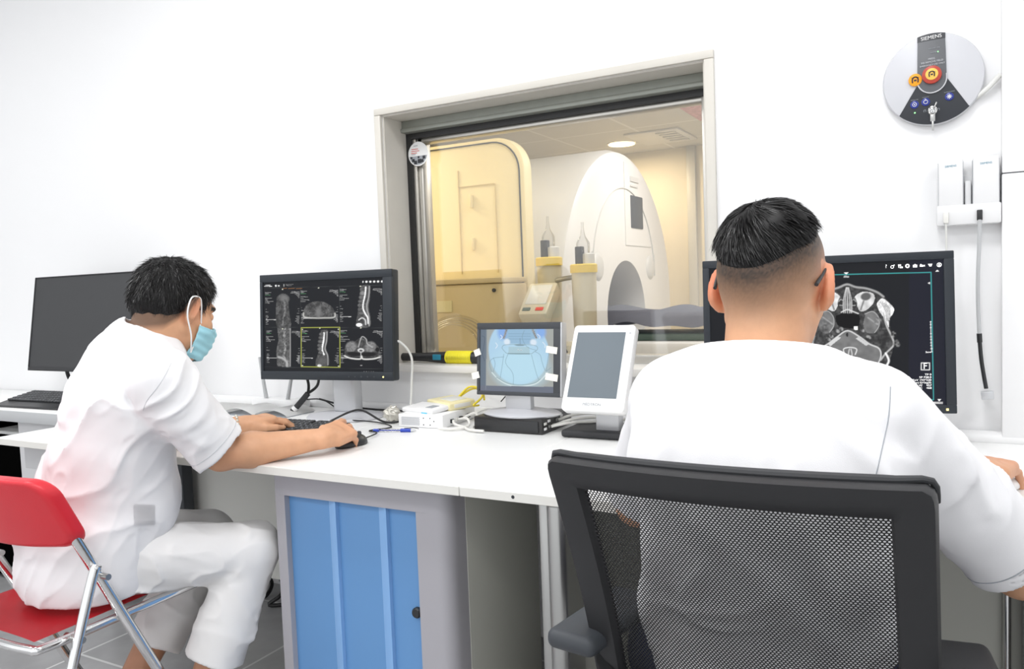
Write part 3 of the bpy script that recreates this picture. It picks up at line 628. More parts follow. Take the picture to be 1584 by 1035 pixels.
def monitor(root, M1, w, h, bez, sw, sh, sx, sz, canvas, smat, body='bezel', depth=.045, rad=.006):
    """shell with a raised bezel ring and an inset screen; M1: bottom centre of the front face"""
    b = MB(M1); b.box(-w / 2, w / 2, .006, depth, 0, h, rad, 3); b.box(-w * .36, w * .36, depth - .004, depth + .025, h * .18, h * .82, .012, 3); b.build('housing', M[body], root)
    b = MB(M1); X0, X1, Z0, Z1 = sx - sw / 2, sx + sw / 2, sz, sz + sh
    for q in ((-w / 2, w / 2, 0, Z0), (-w / 2, w / 2, Z1, h), (-w / 2, X0, Z0 - .001, Z1 + .001), (X1, w / 2, Z0 - .001, Z1 + .001)): b.box(q[0], q[1], 0, .010, q[2], q[3], .0022, 2)
    bz = b.build('bezel', M[body], root)
    if canvas is not None: canvas.mesh('screen', M1 @ T(sx, .0052, sz), sw, sh, M[smat], root)
    else:
        b = MB(M1); b.box(X0 - .002, X1 + .002, .0045, .008, Z0 - .002, Z1 + .002); b.build('screen', M[smat], root)
    return bz
# ---- spine screen of the centre monitor (drawing coordinates: x 80..1085, y 70..915)
cv = Canvas(300, 220, [(80, 130), (1062, 72), (1085, 905), (92, 915)])
cv.c[:] = (.010, .011, .013)
def tissue(m, lo, hi, a=1.): cv.put(m, cv.gray(lo + (hi - lo) * (.2 + .8 * cv.n2) * (.35 + 1.0 * cv.n1) * (.55 + .95 * cv.n0)), a)
# sagittal strips on the left
tissue(cv.poly(catrom([(195, 260), (235, 225), (280, 232), (305, 262), (300, 300), (308, 400), (318, 520), (205, 520), (190, 400), (195, 300)])), .015, .10)
cv.put(cv.ell(262, 265, 38, 30, 20, .9), (.16, .16, .16), .8); cv.put(cv.line(catrom([(270, 280), (265, 330), (270, 390), (258, 440), (250, 500)]), 9), cv.gray(.22 * cv.n2 + .03), .9)
tissue(cv.poly([(205, 530), (322, 530), (318, 700), (322, 880), (205, 870), (195, 740), (215, 640)]), .02, .14)
cv.put(cv.line(catrom([(270, 540), (262, 620), (275, 700), (262, 780), (290, 830), (300, 870)]), 10), cv.gray(.34 * cv.n2 + .04)); cv.put(cv.line([(316, 535), (318, 700), (318, 870)], 4), (.32, .32, .32))
cv.put(cv.line(catrom([(215, 790), (250, 800), (285, 830), (290, 868)]), 11), (.38, .38, .38), .9)
# axial slice, top middle
tissue(cv.poly(catrom([(425, 400), (440, 340), (490, 300), (550, 290), (610, 300), (665, 340), (690, 400), (680, 430), (560, 438), (430, 432)])), .02, .12)
cv.put(cv.line(catrom([(428, 395), (436, 430), (520, 438), (600, 436), (680, 430), (688, 395)]), 7), (.42, .42, .40)); cv.put(cv.ell(553, 385, 22, 45, 0, .9), (.17, .17, .17), .8)
# sagittal spines
def spine(pts, back, vert, w=7):
    cv.put(cv.line(catrom(pts), w), (.85, .85, .85)); cv.put(cv.line(catrom(back), 6), (.30, .30, .30))
    for (x, y) in vert: cv.put(cv.ell(x, y, 19, 15, 0, .4), cv.gray(.05 + .10 * cv.n2)); cv.put(cv.line([(x - 18, y + 17), (x + 18, y + 17)], 3), (.02, .02, .02))
tissue(cv.poly(catrom([(885, 150), (960, 145), (965, 250), (955, 330), (970, 420), (965, 510), (865, 505), (868, 400), (882, 300), (885, 200)])), .015, .13)
spine([(930, 160), (925, 230), (912, 300), (912, 350), (930, 395), (950, 430), (955, 480)], [(958, 150), (955, 240), (940, 330), (958, 420), (962, 500)], [(905, 180), (902, 215), (897, 250), (892, 285), (888, 320), (890, 355), (900, 388)])
cv.put(cv.ell(883, 494, 24, 16, 0, .3), (.85, .85, .85)); cv.put(cv.line(catrom([(880, 450), (905, 432), (930, 450), (935, 490)]), 6), (.55, .55, .55)); cv.put(cv.ell(905, 212, 16, 18, 0, .5), (.26, .26, .26), .7)
tissue(cv.poly(catrom([(575, 545), (630, 545), (625, 620), (618, 700), (638, 800), (630, 870), (538, 868), (545, 780), (570, 700), (575, 620)])), .012, .10)
spine([(600, 570), (598, 630), (588, 690), (587, 725), (602, 760)], [(625, 560), (622, 640), (610, 710), (632, 770), (635, 850)], [(580, 580), (575, 612), (570, 645), (566, 680), (567, 712), (575, 745)], 8)
cv.put(cv.ell(565, 860, 17, 12, 0, .4), (.75, .75, .75)); cv.put(cv.ell(590, 820, 45, 40, 0, .9), (.10, .10, .10), .7)
# axial, bottom right
tissue(cv.poly(catrom([(770, 740), (775, 690), (810, 655), (850, 640), (900, 610), (960, 640), (1010, 660), (1045, 700), (1055, 760), (1040, 780), (770, 775)])), .01, .10)
for x, sgn in ((822, 1), (975, 1)): cv.put(cv.ell(x, 688, 42, 48, 20, .35), cv.gray(.10 + .13 * cv.n2))
cv.put(cv.line(catrom([(880, 690), (905, 600), (940, 620), (950, 660), (990, 690)]), 5), (.33, .33, .33)); cv.put(cv.ell(900, 718, 26, 18, 0, .4), (.55, .55, .55)); cv.put(cv.ell(900, 722, 14, 9, 0, .4), (.06, .06, .06))
cv.put(cv.ell(845, 752, 60, 20, 5, .4), (.012, .012, .012)); cv.put(cv.ell(960, 754, 65, 20, -5, .4), (.012, .012, .012)); cv.put(cv.ell(1030, 710, 16, 20, 0, .4), (.01, .01, .01))
cv.put(cv.line(catrom([(770, 770), (820, 790), (895, 795), (905, 770), (920, 795), (1000, 792), (1050, 775)]), 7), (.62, .62, .60)); cv.put(cv.line([(900, 730), (903, 790)], 3), (.5, .5, .5))
# layout lines, corner print
for p in ([(80, 178), (1062, 142)], [(90, 525), (1075, 518)], [(400, 170), (408, 875)], [(722, 155), (735, 875)], [(90, 880), (1080, 880)]): cv.put(cv.line(p, 1.5), (.05, .055, .055), .8)
cv.put(cv.line([(410, 525), (728, 517), (735, 872), (412, 872), (410, 525)], 3.2), (.42, .45, .08))
for gx, gy in ((97, 215), (403, 198), (724, 180), (107, 556), (415, 552), (735, 545)):
    rules(cv, gx, gy, [52, 30], 11, val=.42); rules(cv, gx, gy + 22, [46], 11, val=.3, hue=(.3, .9, .4)); rules(cv, gx, gy + 50, [60, 22, 74, 40], 14, val=.38); rules(cv, gx + 5, gy + 150, [8, 24], 22, val=.28); rules(cv, gx + 6, gy + 205, [18, 22, 14], 13, val=.38); cv.put(cv.rect(gx + 6, gx + 95, gy + 240, gy + 245), (.5, .5, .5)); rules(cv, gx + 6, gy + 254, [22, 16, 24], 14, val=.36)
for gx, gy in ((392, 205), (712, 188), (1058, 172), (400, 558), (722, 552), (1066, 545)):
    rules(cv, gx, gy, [70, 74, 40, 26, 14, 10], 10, True, val=.42); rules(cv, gx, gy + 150, [14, 8, 18], 20, True, val=.28); rules(cv, gx, gy + 215, [26, 18, 30, 24, 34, 20, 12], 11, True, val=.4)
rules(cv, 100, 148, [46], 9, h=7, val=.7); cv.put(cv.rect(88, 158, 158, 163), (.7, .7, .7)); cv.put(cv.ell(190, 155, 8, 9), (.7, .7, .7)); cv.put(cv.ell(215, 155, 8, 7), (.6, .6, .6)); cv.put(cv.rect(256, 264, 140, 160), (.4, .4, .4)); rules(cv, 275, 140, [65, 50], 10, val=.22); cv.put(cv.rect(250, 415, 176, 179), (.28, .12, .04))
for i, x in enumerate((908, 935, 965, 995, 1025, 1056)): cv.put(cv.ell(x, 113 - i * .9, 9 if i else 4, 9, 30 * i, .4), (.75, .75, .75))
for i, x in enumerate((928, 945, 965, 985, 1002)): cv.put(cv.ell(x, 912, 6, 7, 40 * i), (.5, .5, .5))
rules(cv, 1035, 908, [48], 8, h=7, val=.45); rules(cv, 897, 850, [16], 8, h=7, val=.35)
for x, y in ((552, 170), (888, 152), (250, 538), (565, 528), (897, 520), (420, 540), (718, 535), (422, 862), (724, 862), (248, 186)): cv.put(cv.ell(x, y, 6, 5), (.6, .6, .5))
M1 = T(-1.866, 2.045, .886) @ RZ(6) @ RX(-3.7)
mo = thing('monitor', 'black monitor showing six spine scans on silver foot', 'monitor', (-1.83, 2.11, .75), 'diagnostic monitors')
bz = monitor(mo, M1, .546, .371, 0, .497, .314, -.012, .030, cv, 'scr1')
b = MB(M1); b.cyl((.236, .001, .013), (.236, -.001, .013), .003, n=12); b.build('power_light', M['ledy'], bz)
for k in range(5):
    b = MB(M1); b.cyl((.10 + .025 * k, .001, .013), (.10 + .025 * k, -.0006, .013), .0025, n=10); b.build('button', M['dark'], bz)
b = MB(); b.box(-1.885, -1.785, 2.10, 2.15, .765, 1.08, .012, 3); b.build('stand_neck', M['silver'], mo)
b = MB(T(-1.83, 2.10, .7505) @ Matrix.Diagonal((1.2, .95, 1, 1))); b.lathe([(0, 0), (.118, 0), (.120, .004), (.114, .010), (.05, .017), (0, .018)], 48); b.build('stand_base', M['lsilver'], mo)
# ---- head screen of the right monitor (drawing coordinates as in a 995 x 1035 frame)
cv = Canvas(440, 270, [(-566, 131), (897, 55), (925, 955), (-566, 963)])
X_, Y_ = cv.x, cv.y; cv.c[:] = (.009, .010, .012); cv.put((X_ > 700).astype(float), (.010, .011, .019)); cv.put((X_ > 842).astype(float), (.011, .012, .020))
head = catrom([(80, 640), (90, 540), (108, 440), (130, 340), (150, 290), (205, 262), (270, 240), (322, 216), (375, 236), (440, 245), (505, 262), (560, 300), (605, 355), (606, 385), (585, 440), (595, 520), (606, 590), (580, 690), (520, 765), (430, 830), (330, 850), (220, 820), (130, 740)])
cv.put(cv.poly(head), cv.gray(.02 + .05 * cv.n2 * cv.n1 * 2)); 
cv.put(cv.line(catrom([(140, 330), (150, 285), (205, 258), (270, 236), (322, 216), (375, 232), (440, 240), (505, 262), (545, 290)]), 7), (.33, .33, .33))
for sx, x in ((1, 215), (-1, 432)):                       # orbits and eyeballs
    cv.put(cv.poly(catrom([(x - 62 * sx, 300), (x - 45 * sx, 268), (x + 15 * sx, 262), (x + 62 * sx, 290), (x + 55 * sx, 330), (x + 30 * sx, 380), (x - 5 * sx, 375), (x - 45 * sx, 340), (x - 62 * sx, 300)])), cv.gray(.42 + .35 * cv.n1)); cv.put(cv.ell(x - 5 * sx, 290, 32, 24, 12 * sx, .3), (.10, .10, .10)); cv.put(cv.line([(x + 8 * sx, 318), (x + 26 * sx, 372)], 6), (.16, .16, .16))
    cv.put(cv.line(catrom([(x + 62 * sx, 300), (x + 52 * sx, 345), (x + 95 * sx, 395)]), 4), (.03, .03, .03)); cv.put(cv.ell(x + 72 * sx, 330, 20, 22, 0, .3), (.03, .03, .03)); cv.put(cv.line(catrom([(x + 55 * sx, 322), (x + 70 * sx, 310), (x + 88 * sx, 325), (x + 80 * sx, 345), (x + 60 * sx, 345)]), 3), (.35, .35, .35))
cv.put(cv.poly(catrom([(292, 390), (300, 300), (322, 230), (345, 300), (358, 390), (325, 372)])), cv.gray(.10 + .12 * cv.n2))
for dx in (-26, -15, 0, 15, 26): cv.put(cv.line(catrom([(324 + dx * .3, 236), (324 + dx, 320), (324 + dx * .9, 392)]), 2.6), (.55, .55, .55)); cv.put(cv.line(catrom([(329 + dx * .3, 240), (331 + dx, 320)]), 2), (.01, .01, .01))
cv.put(cv.line(catrom([(285, 388), (305, 378), (324, 372), (345, 378), (392, 396)]), 4), (.6, .6, .6))
for sx, x in ((1, 190), (-1, 470)):                        # temporal lobes
    cv.put(cv.poly(catrom([(x - 35, 400), (x + 10, 382), (x + 45, 420), (x + 50, 470), (x + 20, 515), (x - 30, 510), (x - 50, 460)])), cv.gray(.10 + .10 * cv.n1)); cv.put(cv.line(catrom([(x - 38, 398), (x + 10, 382), (x + 45, 418), (x + 48, 470), (x + 22, 512)]), 3), (.36, .36, .36)); cv.put(cv.line([(x - 20, 420), (x + 40, 462)], 5), (.30, .30, .30))
cv.put(cv.poly([(252, 410), (290, 395), (395, 400), (402, 430), (395, 470), (360, 490), (300, 485), (262, 468), (250, 440)]), (.004, .004, .004))
cv.put(cv.poly(catrom([(168, 610), (200, 585), (260, 540), (325, 502), (400, 540), (460, 585), (520, 610), (528, 660), (500, 715), (440, 750), (330, 775), (240, 752), (185, 715), (165, 660), (168, 610)])), cv.gray(.12 + .06 * cv.n1)); cv.put(cv.line(catrom([(165, 660), (168, 610), (210, 578), (260, 540), (325, 502), (400, 540), (460, 583), (518, 610), (530, 660), (500, 718), (440, 752)]), 5), (.55, .55, .55))
cv.put(cv.ell(322, 527, 7, 13), (.02, .02, .02)); cv.put(cv.poly([(200, 585), (260, 540), (285, 545), (215, 600)]), (.55, .55, .55)); cv.put(cv.poly([(390, 540), (455, 585), (440, 595), (375, 550)]), (.50, .50, .50))
cv.put(cv.line(catrom([(305, 645), (300, 615), (340, 605), (380, 615), (372, 648)]), 4), (.65, .65, .65)); cv.put(cv.line(catrom([(335, 615), (330, 650), (345, 672), (352, 645), (345, 615)]), 3.2), (.6, .6, .6)); cv.put(cv.line(catrom([(310, 675), (340, 685), (370, 675)]), 4), (.55, .55, .55))
cv.put(cv.poly(catrom([(505, 330), (540, 300), (600, 350), (607, 385), (580, 430), (578, 480), (555, 430), (520, 380), (505, 340)])), cv.gray(.5 + .4 * cv.n2)); 
for k in range(4): cv.put(cv.line(catrom([(525 + 12 * k, 322 + 4 * k), (558 + 9 * k, 375), (566 + 5 * k, 440)]), 2), (.12, .12, .12))
cv.put(cv.line(catrom([(545, 395), (565, 470), (600, 545), (606, 590), (560, 640), (530, 680)]), 6), (.42, .42, .42)); cv.put(cv.line(catrom([(560, 640), (578, 690), (540, 745), (515, 765)]), 7), (.8, .8, .8)); cv.put(cv.ell(625, 580, 20, 22, 0, .6), cv.gray(.5 * cv.n2 * cv.n2), .8); cv.put(cv.ell(605, 525, 16, 20, 0, .6), cv.gray(.4 * cv.n2 * cv.n2), .8)
cv.put(cv.line(catrom([(150, 350), (135, 430), (118, 520), (95, 630)]), 6), cv.gray(.4 * cv.n2 + .1)); cv.put(cv.ell(150, 385, 22, 40, 10, .8), cv.gray(.5 * cv.n2), .8); cv.put(cv.ell(170, 480, 40, 40, 0, .9), cv.gray(.3 * cv.n2 * cv.n1 + .03), .8)
for p in ((225, 540), (262, 505), (205, 555), (285, 490), (420, 500), (455, 540), (500, 450), (515, 430), (60, 590), (75, 560)): cv.put(cv.ell(p[0], p[1], 16, 9, 30, .6), cv.gray(.5 * cv.n2), .8)
cv.put(cv.rect(365, 386, 475, 496), (.9, .9, .88))
cv.put(cv.line([(-540, 190), (160, 160), (828, 137), (850, 925), (600, 926)], 3), (.05, .36, .36)); cv.put(cv.poly([(303, 143), (330, 142), (317, 155)]), (.8, .8, .8)); rules(cv, 302, 163, [32], 6, h=11, val=.5)
cv.put(cv.poly([(806, 204), (822, 197), (822, 210)]), (.7, .7, .7)); cv.put(cv.poly([(853, 132), (876, 131), (864, 120)]), (.8, .8, .8)); cv.put(cv.poly([(872, 920), (898, 920), (885, 934)]), (.8, .8, .8)); cv.put(cv.line([(828, 440), (836, 628)], 2), (.8, .8, .8))
for k in range(11): cv.put(cv.rect(822 + .7 * k, 834 + .7 * k, 440 + 18.6 * k, 443 + 18.6 * k), (.8, .8, .8))
cv.put(cv.line([(775, 697), (825, 697), (825, 740), (775, 740), (775, 697)], 3), (.75, .75, .75)); rules(cv, 840, 938, [65], 8, h=11, val=.6)
M1 = T(-.246, 1.985, .853) @ RZ(13.9) @ RX(-3.4)
mo = thing('monitor', 'black monitor showing one large head scan before the person in glasses', 'monitor', (-.26, 2.1, .75), 'diagnostic monitors')
SW, SH, SX, SZ = .522, .335, -.003, .020
bz = monitor(mo, M1, .56, .374, 0, SW, SH, SX, SZ, cv, 'scr2')
b = MB(M1); b.box(.257, .262, -.001, .001, .007, .012); b.build('power_light', M['ledy'], bz)
b = MB(M1); b.box(-.05, .05, .06, .10, -.08, .25, .01); b.build('stand_neck', M['silver'], mo)
b = MB(T(-.25, 2.08, .7505)); b.lathe([(0, 0), (.125, 0), (.12, .010), (.05, .017), (0, .018)], 40); b.build('stand_base', M['lsilver'], mo)
def on2(cx, cy):                                          # drawing coordinates -> screen plane
    u = (cx + 566) / (1463 + 28 * (cy - 55) / 900); top = 131 - 76 * u; bot = 963 - 8 * u; v = (cy - top) / (bot - top); return (SX + (u - .5) * SW, SZ + SH * (1 - v))
k2 = SW / 1480
def tx2(s, cx, cy, hgt, al='CENTER', sx=1.):
    p = on2(cx, cy); text(s, hgt * k2 * 1.35, M1 @ T(p[0], .0047, p[1]) @ RX(90), M['scrink'], mo, 'screen_lettering', 0, al, sx)
M['scrink'] = mat('lit_lettering', (.8, .8, .8), .5, emit=(1, 1, 1), estr=.8)
tx2('?', 560, 103, 24); tx2('F', 798, 718, 40); tx2('TP 0', 836, 769, 13, 'RIGHT', 1.2); tx2('SP F58.0', 836, 786, 13, 'RIGHT', 1.2); tx2('FoV 193*220', 836, 803, 13, 'RIGHT', 1.2); tx2('Tra>Cor(-5)>Sag(0)', 836, 819, 12, 'RIGHT', 1.1); tx2('W    957', 838, 836, 13, 'RIGHT', 1.2); tx2('C    468', 838, 852, 13, 'RIGHT', 1.2); tx2('5cm', 832, 630, 12, 'RIGHT', 1.2)
def ic2(cx, cy, shape, n=16):
    p = on2(cx, cy); b = MB(M1 @ T(p[0], .0046, p[1])); shape(b, k2); b.build('screen_icon', M['scrink'], mo)
def disc(b, x, z, r, ri=0): 
    if ri: b.tube([(x + r * math.cos(a), 0, z + r * math.sin(a)) for a in np.linspace(0, 2 * PI, 15)], ri, 5, 0)
    else: b.cyl((x, .0002, z), (x, -.0002, z), r, n=14)
ic2(600, 103, lambda b, k: (disc(b, -3 * k, -3 * k, 9 * k, 2 * k), b.box(0, 12 * k, -.0003, .0002, 5 * k, 8 * k), disc(b, 9 * k, 9 * k, 3 * k)))
ic2(646, 101, lambda b, k: (b.box(-14 * k, 4 * k, -.0003, .0002, 2 * k, 12 * k), b.box(-4 * k, 14 * k, -.0003, .0002, -13 * k, -3 * k), b.box(-12 * k, -8 * k, -.0003, .0002, -10 * k, 2 * k)))
ic2(688, 99, lambda b, k: disc(b, 0, 0, 10 * k, 4 * k))
ic2(733, 98, lambda b, k: (b.box(-13 * k, 13 * k, -.0003, .0002, -10 * k, 7 * k, .0002), b.box(-5 * k, 5 * k, -.0003, .0002, 7 * k, 11 * k)))
ic2(776, 96, lambda b, k: (b.box(-15 * k, 6 * k, -.0003, .0002, -7 * k, 5 * k), b.prism([(6 * k, -2 * k), (15 * k, -7 * k), (15 * k, 6 * k)], -.0003, .0002), disc(b, -9 * k, 7 * k, 4 * k)))
ic2(822, 93, lambda b, k: b.prism([(-13 * k, 9 * k), (13 * k, 9 * k), (7 * k, -8 * k), (-4 * k, -8 * k)], -.0003, .0002))
ic2(875, 90, lambda b, k: (disc(b, 0, 0, 13 * k, 2 * k), disc(b, 0, 3 * k, 5 * k), b.prism([(-8 * k, -9 * k), (8 * k, -9 * k), (4 * k, -2 * k), (-4 * k, -2 * k)], -.0003, .0002)))
# ---- small square monitor: camera view of a scanner bore
cv = Canvas(200, 170, [(112, 158), (1065, 130), (1030, 960), (75, 945)]); X_, Y_ = cv.x, cv.y
cv.c[:] = (.40, .42, .40); sh = np.clip((Y_ - 500) / 450, 0, 1)
cv.put(cv.ell(600, 430, 390, 425, 0, .05), (.46, .68, .86)); cv.put(cv.ell(610, 640, 330, 250, 0, .7), (.52, .77, .90), .9)
cv.put(cv.poly([(400, 150), (860, 140), (800, 330), (440, 330)]), (.33, .52, .70)); cv.put(cv.ell(400, 190, 60, 90, 0, .8), (.27, .46, .85)); cv.put(cv.ell(900, 170, 60, 80, 0, .8), (.27, .46, .85))
for x in (460, 800): cv.put(cv.line(catrom([(x, 150), (x - 20, 210), (x - 40, 260)] if x < 600 else [(x, 150), (x + 20, 200), (x + 40, 250)]), 16), cv.gray(.05 + .5 * cv.n0)); cv.put(cv.ell(x, 310, 40, 40, 0, .6), (.75, .85, .95))
for y in (200, 232, 268): cv.put(cv.line([(485, y + 4), (770, y)], 3), (.22, .36, .48))
cv.put(cv.line([(630, 260), (632, 345)], 4), (.2, .3, .38)); cv.put(cv.line(catrom([(390, 390), (430, 350), (640, 338), (820, 350), (850, 395), (800, 435), (740, 460), (480, 462), (420, 430), (390, 390)]), 4), (.28, .40, .45)); cv.put(cv.poly([(470, 460), (480, 375), (745, 370), (750, 455)]), (.44, .62, .70)); cv.put(cv.line([(470, 462), (745, 458)], 6), (.18, .27, .30)); cv.put(cv.ell(625, 348, 65, 12, 0, .5), (.25, .36, .42))
for x in (602, 640): cv.put(cv.poly([(x - 14, 420), (x + 14, 420), (x, 400)]), (.85, .9, .95)); cv.put(cv.poly([(x - 7, 420), (x + 7, 420), (x, 408)]), (.1, .1, .12))
for pts in ([(465, 470), (430, 560), (450, 620), (500, 680), (525, 760), (510, 940)], [(410, 505), (270, 525), (215, 590), (240, 690), (300, 790)], [(820, 430), (880, 470), (900, 560), (940, 670), (1010, 630)], [(410, 470), (380, 640), (350, 780)], [(770, 470), (820, 700), (850, 790)], [(690, 160), (660, 260), (720, 370), (830, 410)], [(270, 520), (290, 600), (255, 720)], [(990, 440), (960, 600), (950, 680)]): cv.put(cv.line(catrom(pts), 4), (.22, .34, .40), .75)
cv.put(cv.line(catrom([(245, 710), (320, 790), (450, 860), (620, 880), (790, 850), (880, 790), (960, 700)]), 9), (.72, .83, .84)); cv.put(cv.line(catrom([(300, 770), (450, 845), (620, 862), (790, 835), (870, 780)]), 4), (.26, .38, .40))
for (x, y, r) in ((320, 360, 35), (930, 340, 35), (390, 250, 26), (870, 230, 26)): cv.put(cv.line(catrom([(x - 12, y - r), (x + 10, y), (x - 14, y + r)] if x < 600 else [(x - 12, y - r), (x + 16, y), (x + 12, y + r)]), 5), (.85, .92, 1))
cv.put((X_ < 195 - (Y_ - 150) * .05).astype(float), (.16, .20, .25)); cv.put((Y_ > 880).astype(float), (.17, .19, .24)); cv.put(cv.line(catrom([(130, 240), (165, 270), (140, 400), (125, 480), (150, 560)]), 4), (.10, .13, .17)); cv.put(cv.line([(190, 150), (150, 930)], 3), (.30, .34, .36))
M1 = T(-1.108, 2.035, .858) @ RX(-5)
mo = thing('small_monitor', 'small grey monitor with taped corners showing pale blue bore view', 'monitor', (-1.12, 2.08, .795))
bz = monitor(mo, M1, .284, .218, 0, .248, .186, -.008, .012, cv, 'scr3', 'dark', .03)
b = MB(M1); b.box(.139, .1435, -.001, .034, .001, .217, .002); b.build('side_trim', M['silver'], mo)
b = MB(); b.box(-1.165, -1.075, 2.055, 2.085, .81, .95, .01); b.build('stand_neck', M['silver'], mo)
b = MB(T(-1.122, 2.085, .7955) @ Matrix.Diagonal((1.3, .85, 1, 1))); b.lathe([(0, 0), (.095, 0), (.098, .004), (.09, .010), (.04, .02), (0, .022)], 48); b.build('stand_base', M['lsilver'], mo)
for x, z, r, ww in ((-.139, .128, -20, .022), (-.145, .058, -14, .026), (.112, .137, 8, .036), (.112, .058, 8, .040)):
    b = MB(M1 @ T(x, -.0016, z) @ RY(r)); b.box(-ww / 2, ww / 2, -.0004, .0004, -.010, .010); b.build('tape', M['tape'], mo, label='strip of pale masking tape')
# ---- white portrait display
M1 = T(-.835, 1.945, .838) @ RX(-27)
mo = thing('control_display', 'white upright control display with blank grey screen on a black foot', 'monitor', (-.85, 2.08, .75))
b = MB(M1)
b.prism([(-.092 + .012 * (1 - math.cos(a)), .012 * (1 - math.sin(a))) for a in np.linspace(0, PI / 2, 6)] + [(.092 - .012 + .012 * math.sin(a), .012 - .012 * math.cos(a)) for a in np.linspace(0, PI / 2, 6)] + [(.092 - .012 * (1 - math.cos(a)), .255 - .012 + .012 * math.sin(a)) for a in np.linspace(0, PI / 2, 6)] + [(-.092 + .012 - .012 * math.sin(a), .255 - .012 + .012 * math.cos(a)) for a in np.linspace(0, PI / 2, 6)], 0, .032, .004)
cs = b.build('housing', M['white'], mo)
b = MB(M1); b.box(-.078, .066, -.0008, .004, .038, .232, .0006); b.build('screen', M['tabscr'], mo)
text('MEDTRON', .011, M1 @ T(-.002, -.0006, .019) @ RX(90), M['inkg'], cs, 'lettering')
b = MB(M1); b.box(.076, .082, -.0006, .001, .228, .2305); b.build('indicator', M['inkg'], cs)
b = MB(); b.box(-.86, -.79, 2.03, 2.07, .765, .95, .006); b.build('stand_neck', M['silver'], mo)
b = MB(); b.box(-.955, -.745, 2.00, 2.16, .7505, .772, .008, 3); b.build('stand_base', M['blackm'], mo)
# ---- left dark monitor
M1 = T(-3.20, 2.0, .895) @ RX(-8.8)
mo = thing('wide_monitor', 'wide switched off dark grey monitor on the counter behind the masked person', 'monitor', (-3.2, 2.15, .75))
bz = monitor(mo, M1, .68, .412, 0, .672, .392, 0, .016, None, 'offscr', 'blackm', .03, .004)
b = MB(); b.tube([(-3.335, 2.05, .97), (-3.335, 2.05, .90), (-3.33, 2.06, .85), (-3.33, 2.10, .79), (-3.3, 2.16, .765)], .008, 8); b.build('cord', M['bcable'], mo)
b = MB(); b.box(-3.12, -3.04, 2.09, 2.13, .76, 1.1, .008); b.box(-3.14, -2.90, 2.08, 2.26, .7505, .764, .006); b.build('stand', M['blackm'], mo)
# ---- keyboards
def keyboard(lab, M1, L, W, pale=False):
    k = thing('keyboard', lab, 'keyboard', M1.translation, 'black keyboards')
    b = MB(M1); b.prism([(-W / 2, 0), (W / 2, 0), (W / 2, .026), (-W * .27, .015), (-W / 2, .009)], -L / 2, L / 2, .002, RZ(90) @ Matrix.Diagonal((1, 1, 1, 1))); b.build('case', M['black'], k)
    b = MB(M1); rows = 6; x0 = -L / 2 + .012
    for r in range(rows):
        yy = -W * .23 + r * (W * .69 / rows); zz = .0155 + (.0105 * (r + .5) / rows); x = x0; q = 0
        while x < L / 2 - .018:
            kw = .0165
            if r == 0 and 3 <= q <= 3: kw = .10
            elif (r in (1, 2, 3)) and q == 0: kw = .026
            if x > L * .22 and x < L * .22 + .017: x = L * .22 + .018
            b.box(x, min(x + kw, L / 2 - .01), yy, yy + W * .69 / rows - .003, zz, zz + .007, .0018, 1); x += kw + .0025; q += 1
    b.build('keys', M['keys'], k)
    b = MB(M1)
    for r in range(6):
        for q in range(20): 
            if (r * 7 + q * 3) % 4: b.box(x0 + .006 + q * .0205, x0 + .010 + q * .0205, -W * .23 + (r + .45) * (W * .69 / rows), -W * .23 + (r + .70) * (W * .69 / rows), .0225 + .0105 * (r + .5) / rows, .0228 + .0105 * (r + .5) / rows)
    b.build('key_lettering', M['inkg'], k); return k
keyboard('black keyboard on the white desk under the hand of the masked person', T(-1.85, 1.79, .7505) @ RZ(3), .46, .175)
keyboard('black keyboard on the counter below the switched off monitor', T(-3.37, 1.975, .7605) @ RZ(2) @ RX(6), .43, .185)
# ---- mouse, pen
mm_ = thing('computer_mouse', 'black mouse under the hand of the masked person', 'mouse', (-1.472, 1.735, .75))
f = lambda P: smin(elli(P, (-1.474, 1.708, .756), (.031, .056, .026)), elli(P, (-1.474, 1.730, .752), (.030, .032, .022)), .02)
def fm(P): return smax(f(P), .7515 - P[:, 2], .002)
sdf_obj('shell', fm, (-1.52, 1.63, .742), (-1.42, 1.79, .80), .0025, M['black'], mm_)
b = MB(); b.cyl((-1.477, 1.748, .778), (-1.471, 1.748, .778), .007, n=14); b.build('wheel', M['dark'], mm_)
b = MB(); b.tube([(-1.478, 1.762, .757), (-1.50, 1.86, .757), (-1.56, 1.90, .754), (-1.53, 1.97, .754), (-1.62, 2.02, .756), (-1.75, 2.02, .757), (-1.80, 1.97, .757)], .0022, 8); b.build('cord', M['bcable'], mm_)
p = thing('ballpoint_pen', 'blue and clear ballpoint pen on the white desk', 'pen', (-1.475, 1.922, .75))
d = V((.140, .043, 0)); a = V((-1.545, 1.90, .7555)); dd = d.normalized()
b = MB(); b.cyl(a + dd * .016, a + dd * .088, .0048, n=14); b.build('barrel', M['clear'], p)
b = MB(); b.cyl(a + dd * .088, a + dd * .122, .0057, n=14, bev=.001); b.build('grip', M['penblue'], p)
b = MB(); b.cyl(a + dd * .122, a + dd * .137, .0052, .002, n=14); b.build('tip', M['silver'], p)
b = MB(); b.cyl(a, a + dd * .018, .0048, n=14, bev=.001); b.build('cap', M['penblue'], p)
b = MB(); b.cyl(a + dd * .018, a + dd * .12, .0018, n=8); b.build('ink_refill', M['penblue'], p)
b = MB(); b.tube([a + dd * .100 + V((0, 0, .006)), a + dd * .13 + V((0, 0, .008)), a + dd * .147 + V((0, 0, .005))], .0012, 6); b.build('clip', M['dark'], p)
